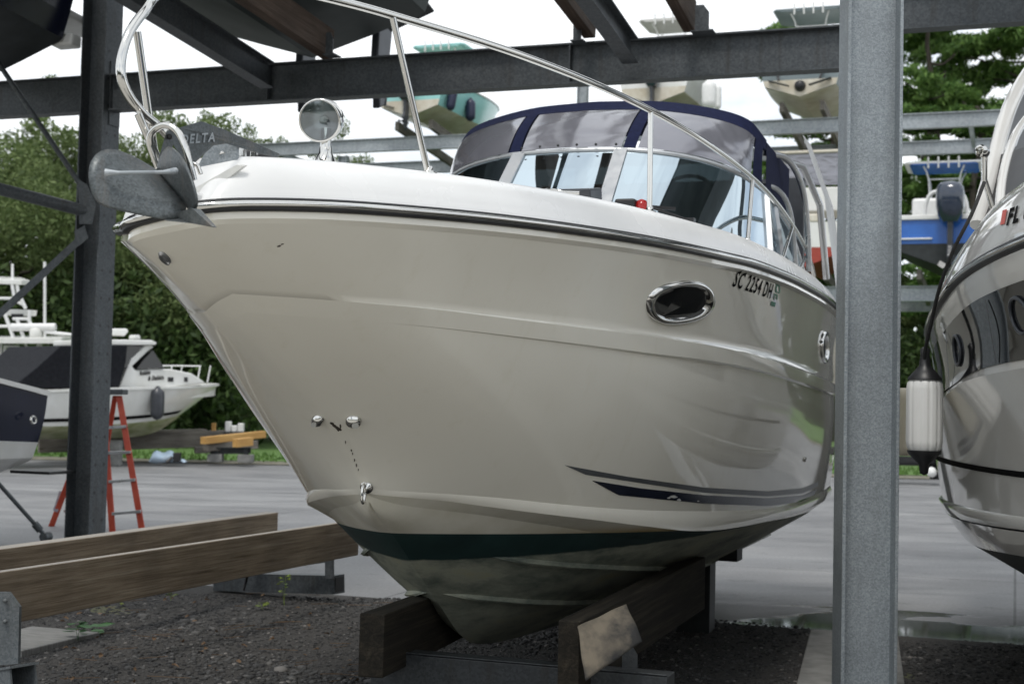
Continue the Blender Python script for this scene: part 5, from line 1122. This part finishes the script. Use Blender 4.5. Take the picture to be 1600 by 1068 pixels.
outboard(WBt, .35, 7.75, .25, sc=1.05); outboard(WBt, -.35, 7.75, .25, sc=1.05)
hangfender('boat_fender', 'dark fender hanging on the side of the white cabin boat', Vector((0, 0, 0)), .16, .72, 'charcoal').location = WBO + Matrix.Rotation(WR, 3, 'Z') @ (wloc(246, 630, -1.25))
# tower boat
TB, _ = openboat('tower_boat', 'white fishing boat with tall pipe tower at the left edge', 9, 3.0, 1.5, 'gelfar', 'blackpaint', at(-420, 690, 41), radians(75), 0, .3); TBI = TB.location.copy()
TB.rotation_euler = (0, 0, radians(100)); TB.location = at(75, 640, 39.5); TB.location.z = .7
def tb(name, pts_list, r, mat='whitealu'):
    b = MB(); Mi = Matrix.Rotation(-TB.rotation_euler[2], 3, 'Z')
    for P in pts_list: b.tube([Mi @ (at(x, y, Y)-TB.location) for x, y, Y in P], r, seg=6)
    return b.build(name, mat, TB)
def tbp(name, P, th, mat='gelfar', nrm=(0, 0, 1)):
    b = MB(); Mi = Matrix.Rotation(-TB.rotation_euler[2], 3, 'Z'); b.poly([Mi @ (at(x, y, Y)-TB.location) for x, y, Y in P], th, nrm); return b.build(name, mat, TB, bevel=.02)
Yt = 39
tbp('hard_top', [(-60, 532, Yt-.9), (96, 532, Yt-.9), (112, 531, Yt), (96, 529, Yt+.9), (-60, 529, Yt+.9)], .16)
tbp('tower_top', [(-40, 438, Yt-.5), (34, 441, Yt-.5), (47, 442, Yt), (34, 437, Yt+.5), (-40, 434, Yt+.5)], .14)
tbp('tower_console', [(16, 483, Yt), (50, 484, Yt), (48, 494, Yt), (17, 493, Yt)], .3, 'gelfar', (0, 1, 0)); tbp('tower_panel', [(18, 490, Yt-.2), (36, 490, Yt-.2), (36, 496, Yt-.2), (18, 496, Yt-.2)], .02, 'black', (0, 1, 0))
for yy in (-.45, .45):
    tb('tower_leg', [[(19, 443, Yt+yy), (22, 462, Yt+yy)], [(27, 445, Yt+yy), (28, 455, Yt+yy), (40, 482, Yt+yy)], [(6, 486, Yt+yy), (21, 527, Yt+yy)], [(26, 497, Yt+yy), (37, 527, Yt+yy)], [(47, 485, Yt+yy), (45, 500, Yt+yy), (54, 517, Yt+yy)]], .05)
    tb('tower_rail', [[(-20, 466, Yt+yy), (30, 466, Yt+yy)], [(-20, 510, Yt+yy), (20, 509, Yt+yy)], [(20, 498, Yt+yy), (48, 498, Yt+yy)], [(24, 470, Yt+yy), (40, 478, Yt+yy)]], .04)
    tb('top_support', [[(2, 535, Yt+yy), (0, 575, Yt+yy)], [(40, 537, Yt+yy), (48, 560, Yt+yy)], [(60, 537, Yt+yy), (53, 565, Yt+yy)], [(62, 536, Yt+yy), (74, 560, Yt+yy)], [(8, 540, Yt+yy), (5, 565, Yt+yy)], [(28, 542, Yt+yy), (36, 562, Yt+yy)], [(5, 565, Yt+yy), (38, 565, Yt+yy)], [(6, 541, Yt+yy), (30, 541, Yt+yy)]], .035)
tb('crossbar', [[(18, 511, Yt-.5), (87, 511, Yt-.5)]], .11); tb('outrigger', [[(70, 518, Yt-.5), (118, 524, Yt-.6)]], .05)
tb('antenna', [[(19.5, 412, Yt), (19.5, 436, Yt)]], .035); tb('antenna', [[(70, 409, Yt), (70, 528, Yt)]], .04)
tbp('cabin', [(-60, 566, Yt-.6), (36, 566, Yt-.6), (40, 558, Yt-.6), (64, 567, Yt-.6), (30, 590, Yt-.6), (-60, 600, Yt-.6)], .8, 'gelfar', (0, 1, 0)); tbp('cabin_opening', [(-60, 566, Yt-1.02), (30, 566, Yt-1.02), (32, 584, Yt-1.02), (14, 592, Yt-1.02), (-60, 592, Yt-1.02)], .02, 'black', (0, 1, 0))
b = MB(); Mi = Matrix.Rotation(-TB.rotation_euler[2], 3, 'Z'); b.lathe(Mi @ (at(56, 521, Yt-.5)-TB.location), UP, [(-.16, 0), (-.15, .16), (.1, .17), (.15, .12), (.16, 0)], seg=14); b.build('radar_dome', 'gelfar', TB)

# orange stepladder
LD = empty('stepladder', at(195, 830, 17), 0, 'orange fibreglass stepladder standing behind the left steel column', 'ladder'); LO = LD.location.copy()
def lp(x, y, Y): return at(x, y, Y)-LO
def lbar(name, a, c, w, h, mat='orange', par=None): b = MB(); b.beam(a, c, w, h, side=(1, 0, 0)); return b.build(name, mat, par or LD, bevel=.006)
yf, yt, yr = 16.9, 17.35, 17.9
lbar('rail', lp(160, 618, yt), lp(176, 834, yf), .075, .03); lbar('rail', lp(186, 618, yt), lp(223, 834, yf), .075, .03)
lbar('rear_rail', lp(180, 618, yt+.1), lp(143, 838, yr), .06, .03); ll = lbar('rear_rail', lp(158, 618, yt+.1), lp(74, 838, yr), .075, .03)
b = MB(); b.poly([lp(x, y, yr-.1) for x, y in [(83, 797), (90, 800), (100, 768), (93, 766)]], .012, (0, 1, 0)); b.build('label', 'label', ll)
for (x0, y0, x1, y1, k) in [(164, 668, 198, 666, .22), (167, 707, 205, 706, .42), (171, 752, 212, 749, .64), (176, 802, 221, 798, .86)]:
    b = MB(); Yk = yt+(yf-yt)*k; b.beam(lp(x0, y0, Yk), lp(x1, y1, Yk), .09, .035, side=None); b.build('step', 'alu', LD, bevel=.004)
for (x0, y0, x1, y1, k) in [(150, 700, 170, 699, .4), (100, 798, 150, 797, .8)]:
    b = MB(); b.beam(lp(x0, y0, yt+.1+(yr-yt)*k), lp(x1, y1, yt+.1+(yr-yt)*k), .03, .03); b.build('spreader', 'alu', LD)
b = MB(); b.beam(lp(158, 612, yt+.05), lp(196, 612, yt+.05), .26, .065); b.build('top_cap', 'galvdark', LD, bevel=.012)

# timbers, blocks and bag on the verge
YG = 'timber and blocks on the verge behind the yard'
def ybeam(label, x0, y0, x1, y1, Y0, Y1, w, h, mat): return bunk(label, at(x0, y0, Y0), at(x1, y1, Y1), w, h, mat, YG, 'timber_beam', .01)
ybeam('long grey weathered beam lying on the verge under the white cabin boat', 60, 694, 352, 684, 34.6, 36.5, .3, .40, 'woodgrey')
ybeam('thin grey plank on top of the long weathered beam', 190, 675, 320, 672, 35.2, 36.4, .35, .07, 'woodgrey')
ybeam('yellow new timber rail seen beside the cruiser bow', 317, 688, 412, 678, 34.2, 36.3, .16, .17, 'yellow')
ybeam('short yellow timber block bolted under the yellow rail', 367, 692, 392, 689, 33.9, 34.4, .16, .20, 'yellow')
ybeam('grey beam directly under the yellow rail', 320, 698, 400, 694, 34.6, 35.6, .2, .2, 'woodgrey')
ybeam('short grey beam end left of the steel block stand', 304, 703, 345, 702, 35.6, 35.8, .3, .15, 'woodgrey')
BS = empty('block_stand', at(360, 722, 34.8), 0, 'dark steel stand on two concrete blocks below the yellow timber rail', 'stand'); bo = BS.location
b = MB(); b.ibeam(at(329, 704, 34.8)-bo, at(392, 703, 34.8)-bo, .16, .2, .02, .02, UP); b.build('cross_beam', 'blackpaint', BS)
for x in (337, 384):
    b = MB(); p = at(x, 712, 34.8)-bo; b.b((p.x, p.y, .26), .12, .12, .18); b.build('leg', 'blackpaint', BS); b = MB(); b.b((p.x, p.y, .10), .36, .3, .2); b.build('foot_block', 'concrete', BS, bevel=.02)
CB = MB(); rnd = random.Random(2); rows = []
for i in range(29):
    f = i/28; x = 237+54*f; e = sin(pi*min(1, f*1.02+.02))**.35; h = (6+16*(1-f)**.8*min(1, f*9+.35)+3*sin(f*14))*max(.12, e); c0 = at(x, 722-h*.5, 34.0); r = h/2*34/FPX
    rows.append([c0+Vector((0, cos(a)*(.16+.1*(1-f)), sin(a)*r*(1+.16*sin(3*a+7*f)+.12*rnd.random()))) for a in np.linspace(0, 2*pi, 25)[:-1]])
CB.grid(rows, 0, True, closed=True); o = CB.build('cloth_bundle', 'cloth'); tag(o, 'pale blue cloth bundle lying on the yard edge right of the ladder', 'cloth')
b = MB(); c0 = at(277, 714, 33.8); b.b(c0, .16, .2, .22); b.tube([c0+Vector((-.1, -.1, .0)), c0+Vector((-.2, -.2, -.12))], .04); tag(b.build('work_glove', 'black', bevel=.03), 'small black glove-like lump at the end of the blue cloth bundle', 'glove')
b = MB(); c0 = at(368, 668, 36.4)
for dx, h in ((-.18, .26), (-.02, .16), (.14, .22)): b.b(c0+Vector((dx, 0, h/2-.1)), .14, .2, h)
b.b(c0+Vector((0, 0, -.18)), .5, .3, .14, 1); tag(b.build('outboard_bracket', ['white', 'black'], bevel=.02), 'small white and black fitting standing on the timber beyond the yellow rail', 'bracket')
b = MB(); b.b(at(334, 669, 36.3), .10, .10, .28); tag(b.build('wooden_peg', 'yellow', bevel=.01), 'short brown wooden peg standing on the grey beam', 'peg')
# stands that carry the white cabin boat
for k, (x, y) in enumerate(((-.5, 3.2), (.5, 3.2), (-.5, 6.4), (.5, 6.4))):
    p = WBO+Matrix.Rotation(WR, 3, 'Z') @ Vector((x, y, 0)); b = MB(); b.b((0, 0, .30), .3, .3, .6); o = b.build('keel_block', 'concrete', bevel=.02); o.location = (p.x, p.y, 0)
    tag(o, ['concrete block under the bow half of the white cabin boat, near side', 'concrete block under the bow half of the white cabin boat, far side', 'concrete block under the stern of the white cabin boat, near side', 'concrete block under the stern of the white cabin boat, far side'][k], 'block', 'blocks under the white cabin boat')

# ================================================================== GREY CRUISER AT THE RIGHT
B2 = Vector((2.36, 3.9, 0)); G2 = empty('grey_cruiser', B2, -TH, 'silver grey cruiser at the right edge with black window band and FL number', 'boat')
def solve2(s_, w_, line):
    xs = [p[0] for p in line]; ys = [p[1] for p in line]; lo, hi = -1, 6
    for _ in range(40):
        m = (lo+hi)/2; Wp = B2+PT*w_+AX*s_+UP*m; q = CM.transposed() @ (Wp-Vector((0, 0, CAMH))); x = 800+FPX*q.x/-q.z; y = 534-FPX*q.y/-q.z
        if y-np.interp(x, xs, ys) > 0: lo = m
        else: hi = m
    return (lo+hi)/2
def gl(ws, line=None, zs=None):
    out = []
    for i, (s_, w_) in enumerate(ws): out.append((s_, w_, zs[i] if zs else solve2(s_, -w_, line)))
    return out
st_ = [(0, 0), (.03, .14), (.2, .36), (.6, .66), (1.2, .92), (2, 1.13), (2.8, 1.27), (3.6, 1.36), (4.6, 1.42), (5.8, 1.43), (7, 1.40), (8.6, 1.33)]
def wz(scale, zs, s0=0): return [(s0+s_*(1-s0/9), w_*scale, z) for (s_, w_), z in zip(st_, zs)]
zsh = [2.33, 2.33, 2.32, 2.31, 2.29, 2.26, 2.19, 2.14, 2.10, 2.08, 2.06, 2.04]
Hsh = hline(wz(1, zsh), 8.6)
Hk = hline(wz(.99, [z-.46 for z in zsh], .3), 8.6)
Hm = hline(wz(1.0, [1.48]*7+[1.46, 1.45, 1.44, 1.43, 1.42], 1.0), 8.6)
Hc = hline(wz(.965, [1.26, 1.26, 1.24, 1.22, 1.20, 1.18, 1.16, 1.14, 1.12, 1.10, 1.08, 1.07], 1.25), 8.6)
Hc2 = hline(wz(.95, [1.24, 1.24, 1.22, 1.20, 1.17, 1.14, 1.115, 1.095, 1.075, 1.06, 1.04, 1.03], 1.27), 8.6)
Hb = hline(wz(.87, [1.10, 1.10, 1.08, 1.04, 1.0, .96, .92, .89, .86, .84, .83, .82], 1.45), 8.6)
Hbl = hline([(1.5, 0, 1.0), (2, 0, .6), (2.8, 0, .35), (4, 0, .28), (6, 0, .25), (8.6, 0, .25)], 8.6)
g = MB(); q1 = off(Hsh, -.0, -.06)
gs = [off(Hsh, 0, -.0), off(Hsh, -.008, -.03), off(Hsh, .012, -.09)]; g.grid(vrows(gs), 0, True)
g.grid(vrows([lerp(gs[-1], Hk, f)+np.array([-.02, 0, 0])*sin(pi*f) for f in np.linspace(0, 1, 6)]), 0, True)
g.grid(vrows([quad(off(Hk, -.012, 0), Hm, Hc, v) for v in np.linspace(0, 1, 12)]), 0, True)
g.grid(vrows([Hc, off(Hc, -.02, -.015), off(Hc2, -.015, -.03)]), 0, True); g.grid(vrows([off(Hc2, -.005, -.04), lerp(Hc2, Hb, .5)+[[.02, 0, -.01]], Hb]), 0, True); g.grid(vrows([Hb, lerp(Hb, Hbl, .5), Hbl]), 1, True)
e_ = [tuple(l[-1]) for l in (Hsh, Hk, Hm, Hc, Hb, Hbl)]; e2 = [(-p[0], p[1], p[2]) for p in e_[::-1]][1:]; g.add(e_+e2, [tuple(range(len(e_+e2)))], 0)
g.build('hull', ['gelgrey', 'blackpaint'], G2)
BV2 = BVHTree.FromPolygons([Vector(v) for v in g.v], g.f)
def hit2(px, py, o_=.003):
    o = ICR @ (Vector((0, 0, CAMH))-B2); d = (ICR @ ray(px, py)).normalized(); p, n, i, _ = BV2.ray_cast(o, d)
    if p is None: return None
    if n.dot(d) > 0: n = -n
    return p+n*o_
rr = MB()
def rg(b, L0, prof, mi=0):
    N = len(L0); rows = [[] for _ in prof]
    for i in range(N):
        t = L0[min(i+1, N-1)]-L0[max(i-1, 0)]; t = Vector((t[0], t[1], 0)).normalized(); o = Vector((t.y, -t.x, 0))
        for k, (a, h) in enumerate(prof): rows[k].append(Vector(L0[i])+o*a+UP*h)
    b.grid(rows, mi, True)
rg(rr, both(Hsh), [(0, .026), (.02, .022), (.026, .012), (.026, -.012), (.02, -.022), (0, -.026)]); r2 = rr.build('rub_rail', 'black', G2)
rr = MB(); rg(rr, both(Hsh), [(.024, .010), (.032, .006), (.032, -.006), (.024, -.010)]); r2 = rr.build('rail_insert', 'chrome', r2)
dk2 = MB(); E = [off(Hsh, 0, .02), off(Hsh, .015, .10), off(Hsh, .05, .20), off(Hsh, .12, .30), off(Hsh, .24, .37), off(Hsh, .40, .40)]; c_ = E[-1].copy(); c_[:, 0] *= .02; c_[:, 2] += .12; dk2.grid(vrows(E+[c_]), 0, True); dk2.build('deck', 'gelgrey', G2)
BV2D = BVHTree.FromPolygons([Vector(v) for v in dk2.v], dk2.f)
# black window band, stripe, number
def side2(s_, z_, o_=.004):
    p, n, *_ = BV2.ray_cast(Vector((-4, s_, z_)), Vector((1, 0, 0)))
    if p is None: return Vector((-1.4, s_, z_))
    if n.x > 0: n = -n
    return p+n*o_
def band2(s0, s1, f0, f1, o_, n=40, m=5):
    b = MB(); b.grid([[side2(s0+(s1-s0)*i/n, f0(i/n)+(f1(i/n)-f0(i/n))*j/m, o_) for i in range(n+1)] for j in range(m+1)], 0, True); return b
def wz0(q): return float(np.interp(q, Hsh[:, 1], Hsh[:, 2]))
wb = band2(.9, 5.4, lambda f: wz0(.9+4.5*f)-.42+.02*f, lambda f: wz0(.9+4.5*f)-.13-.15*max(0, f-.85)/.15, .006); wn = wb.build('window_band', 'blackgloss', G2)
b = MB(); 
for s_ in (1.7, 2.75, 3.9, 5.2): t_ = band2(s_, s_+.02, lambda f: wz0(s_)-.41, lambda f: wz0(s_)-.15, .012, 1, 1); b.add(t_.v, t_.f)
b.build('window_divider', 'charcoal', wn)
b = MB(); b.tube([side2(1.35+.09*cos(a), wz0(1.35)-.25+.07*sin(a), .012) for a in np.linspace(0, 2*pi, 21)[:-1]], .008, closed=True, seg=6); b.build('port_ring', 'charcoal', wn)
b = MB(); b.tube([side2(2.5+.09*cos(a), wz0(2.5)-.27+.07*sin(a), .012) for a in np.linspace(0, 2*pi, 21)[:-1]], .008, closed=True, seg=6); b.build('port_ring', 'charcoal', wn)
band2(1.2, 8.0, lambda f: 1.383-.02*f, lambda f: 1.411-.02*f, .004).build('side_stripe', 'ink', G2)
def deck2(px, py, o_=.004):
    o = ICR @ (Vector((0, 0, CAMH))-B2); d = (ICR @ ray(px, py)).normalized(); p, n, i, _ = BV2D.ray_cast(o, d)
    if p is None: return None
    if n.dot(d) > 0: n = -n
    return p+n*o_
v, f = text_mesh('FL 0186', .1, .004, .1); wd = max(p[0] for p in v); b = MB(); P = []; ok = True
for x, y in v:
    p = deck2(1573+(x/wd)*66-(y/.073)*-5, 352-(y/.073)*26-(x/wd)*22); P.append(p if p else Vector((0, 0, 2.5)))
b.add(P, f); b.build('registration_number', 'ink', G2)
b = MB(); G_4 = [deck2(x, y) for x, y in [(1564, 352), (1568, 329), (1575, 327), (1571, 350)]]
if all(G_4): b.add(G_4, [(0, 1, 2, 3)]); b.build('registration_decal', 'reddecal', G2)
# windscreen and arch
def g2(px, py, Y): return ICR @ (at(px, py, Y)-B2)
fr = crom([g2(x, y, Y) for x, y, Y in [(1528, 352, 7.6), (1540, 305, 7.7), (1552, 262, 7.85), (1563, 215, 8.05), (1578, 168, 8.3), (1602, 122, 8.7), (1640, 75, 9.2), (1700, 30, 10.0)]], 5)
b = MB(); b.tube(fr, .045, seg=10); b.build('windscreen_pillar', 'gelgrey', G2)
b = MB(); b.tube([Vector((-p.x, p.y, p.z)) for p in fr], .045, seg=10); b.build('windscreen_pillar', 'gelgrey', G2)
f2 = crom([g2(x, y, Y) for x, y, Y in [(1562, 356, 6.9), (1563, 310, 7.05), (1568, 270, 7.2), (1580, 228, 7.4), (1602, 188, 7.8), (1660, 130, 8.6)]], 5)
b = MB(); b.tube(f2, .024, seg=8); b.build('side_window_frame', 'gelgrey', G2)
b = MB(); n_2 = len(fr); C_2 = [g2(1532+6.0*i, 372, 7.7+.08*i)*1.0 for i in range(n_2)]; b.grid([[p+Vector((.02, 0, 0)) for p in fr], C_2], 0, True); b.build('side_window', 'black', G2)
b = MB(); T0 = fr[12]; b.grid([[Vector((-fr[0].x*u, fr[0].y-1.5*(1-u*u), fr[0].z)) for u in np.linspace(-1, 1, 15)], [Vector((-T0.x*u, T0.y-.9*(1-u*u), T0.z)) for u in np.linspace(-1, 1, 15)]], 0, True); b.build('windscreen', 'black', G2)
b = MB(); c0 = g2(1538, 238, 7.3); b.lathe(c0, (-.3, -1, 0), [(0, 0), (0, .03), (.06, .032), (.07, .02)], seg=14); b.tube([c0+Vector((0, 0, -.02)), c0+Vector((0, .02, -.14)), c0+Vector((.05, .04, -.3))], .016, seg=6); b.build('horn', 'chrome', G2)
# fenders hanging against it
def bigfender(label, px, y0, y1, Y, r, body, ends, ribs, grp):
    top, bot = at(px, y0, Y), at(px, y1, Y); l = top.z-bot.z; o = empty('boat_fender', (bot.x, bot.y, bot.z), 0, label, 'fender', grp)
    b = MB(); rows = []; N = 72
    for h, k in [(.0, .80), (.02, .95), (.05, 1), (l*.5, 1), (l-.05, 1), (l-.02, .95), (l, .80)]:
        rows.append([Vector((cos(2*pi*i/N), sin(2*pi*i/N), 0))*r*k*(1-(.075 if ribs and i % 6 == 0 else 0))+UP*h for i in range(N)])
    b.grid(rows, 0, True, closed=True); b.build('fender_body', body, o)
    if ends:
        b = MB(); b.lathe((0, 0, l-.005), UP, [(0, r*.93), (.012, r*.9), (.04, r*.62), (.07, r*.32), (.12, r*.25), (.15, r*.27), (.16, r*.1), (.16, 0)], seg=28); b.build('top_cap', 'black', o)
        b = MB(); b.lathe((0, 0, .005), -UP, [(0, r*.93), (.012, r*.9), (.04, r*.6), (.065, r*.3), (.11, r*.22), (.12, 0)], seg=28); b.build('bottom_cap', 'black', o)
    return o, top
f1, tp = bigfender('white ribbed fender with black end caps hanging in front of the grey cruiser', 1444, 592, 705, 6.9, .087, 'fender', True, True, 'fenders of the grey cruiser')
bigfender('plain yellowed white fender half hidden behind the near steel column', 1413, 606, 711, 7.6, .075, 'creamfender', False, False, 'fenders of the grey cruiser')
rp = MB(); rp.tube(crom([at(1444, 568, 6.9), at(1446, 545, 6.85), at(1455, 505, 6.75), at(1468, 450, 6.6), at(1490, 390, 6.45), at(1518, 335, 6.4), at(1538, 285, 6.5)], 5), .009, seg=6)
for k in range(3): rp.lathe(at(1444, 566-5*k, 6.9), UP, [(-.012, .012), (0, .022), (.012, .012)], seg=10)
tag(rp.build('fender_rope', 'rope'), 'black rope holding the ribbed white fender along the grey cruiser side', 'rope')
# dark trailer beyond the fenders
TR = empty('boat_trailer', at(1428, 748, 33), 0, 'dark low trailer with a bright lamp far behind the fenders', 'trailer'); b = MB(); b.b((0, 0, .45), 2.0, .25, .14); b.b((-.2, .6, .35), 1.8, .2, .12); b.build('trailer_frame', 'black', TR)
for x in (-.7, .4): b = MB(); b.lathe((x, -.1, .3), (1, .2, 0), [(0, .30), (.2, .30), (.2, .18), (.22, .1), (.22, 0)], seg=20); b.build('wheel', 'black', TR)
b = MB(); b.lathe((.32, -.3, .18), (0, -1, 0), [(0, .12), (.03, .11), (.05, 0)], seg=16); b.build('reflector', 'white', TR)

# ================================================================== SMALL GROUND LIFE
b = MB(); rnd = random.Random(11)
def leafat(b, p, l, w, a, lift, curl=.4):
    d = Vector((cos(a), sin(a), 0)); s_ = Vector((-sin(a), cos(a), 0)); p = Vector(p)
    P = [p, p+d*l*.3+s_*w+UP*lift*.5, p+d*l*.7+s_*w*.8+UP*lift, p+d*l+UP*lift*curl, p+d*l*.7-s_*w*.8+UP*lift*.8, p+d*l*.3-s_*w+UP*lift*.3]; b.add(P, [tuple(range(6))])
for (x, y) in [(335, 1043), (300, 942), (270, 935), (330, 938), (100, 1062), (210, 1066), (180, 1066), (420, 1000), (240, 1000), (255, 938), (150, 1030), (205, 985), (330, 1040), (345, 1047), (480, 960), (300, 970)]+[(rnd.uniform(60, 560), rnd.uniform(925, 1064)) for _ in range(45)]:
    p = atz(x, y, .03); leafat(b, p, rnd.uniform(.025, .06), rnd.uniform(.008, .018), rnd.uniform(0, 6.3), rnd.uniform(.005, .03))
for _ in range(45):
    p = atz(rnd.uniform(60, 600), rnd.uniform(925, 1066), .035); a = rnd.uniform(-.6, .9); L_ = rnd.uniform(.06, .28); b.tube([p, p+Vector((cos(a), sin(a), .03))*L_], .0022, seg=4)
tag(b.build('leaf_litter', 'brownleaf'), 'dry brown leaves and twigs scattered over the gravel', 'leaf litter', kind='stuff')
def weed(label, x, y, n, h, mat, l=.035):
    p = atz(x, y, .02); o = empty('weed', p, 0, label, 'weed', 'weeds in the gravel'); b = MB()
    for k in range(n):
        a = rnd.uniform(0, 6.3); hh = h*rnd.uniform(.3, 1); leafat(b, (cos(a)*.02*rnd.random(), sin(a)*.02, hh), l*1.35*rnd.uniform(.7, 1.3), l*.45, a, rnd.uniform(-.01, .02))
    b.build('leaves', mat, o); b = MB(); b.tube([(0, 0, 0), (.005, 0, h)], .002, seg=4); b.tube([(0, 0, 0), (-.02, .01, h*.6)], .002, seg=4); b.build('stem', mat, o)
weed('thin yellow-green weed in front of the steel box stand', 444, 945, 16, .24, 'weed'); weed('yellow-green weed at the gravel edge below the long front bunk', 267, 938, 14, .12, 'weed')
weed('low yellow weed near the bottom left, under the front bunk', 190, 945, 12, .07, 'weed'); weed('tiny weed right of the dry leaves in the gravel', 410, 952, 8, .06, 'weed')
weed('dark green weed with broad leaves beside the concrete pad', 122, 1000, 9, .12, 'darkweed', .06); weed('flat dark green weed lying over the gravel', 150, 985, 7, .03, 'darkweed', .10)
# unseen boat added over the right-hand slot to shade the ground
for nm, lab, w0 in (('overhead_boat', 'unseen boat added above the grey cruiser for shade', B2+Vector((1.0, 3.0, 0))),):
    o2 = copy_thing(OB, lab, None, w0+UP*6.55); 
    
rk2 = copy_thing(RK, 'unseen rack added behind the photographer for reflections', None, C1+Vector((-1, -36, 0)))  # rack copy out of view, added to give the hull reflections
for src, lab, w0, rz in ((bt, 'unseen teal boat added for reflections, behind left of the photographer', Vector((-7, -12, 5.4)), RF), (bg_, 'unseen pale grey boat added for reflections behind the photographer', Vector((1.5, -13, .9)), pi+RF), (bb, 'unseen blue boat added for reflections, behind right of the photographer', Vector((6.5, -14, .9)), pi+RF)):  # boat copies added out of view, there only to be reflected
    copy_thing(src, lab, None, w0, rz)
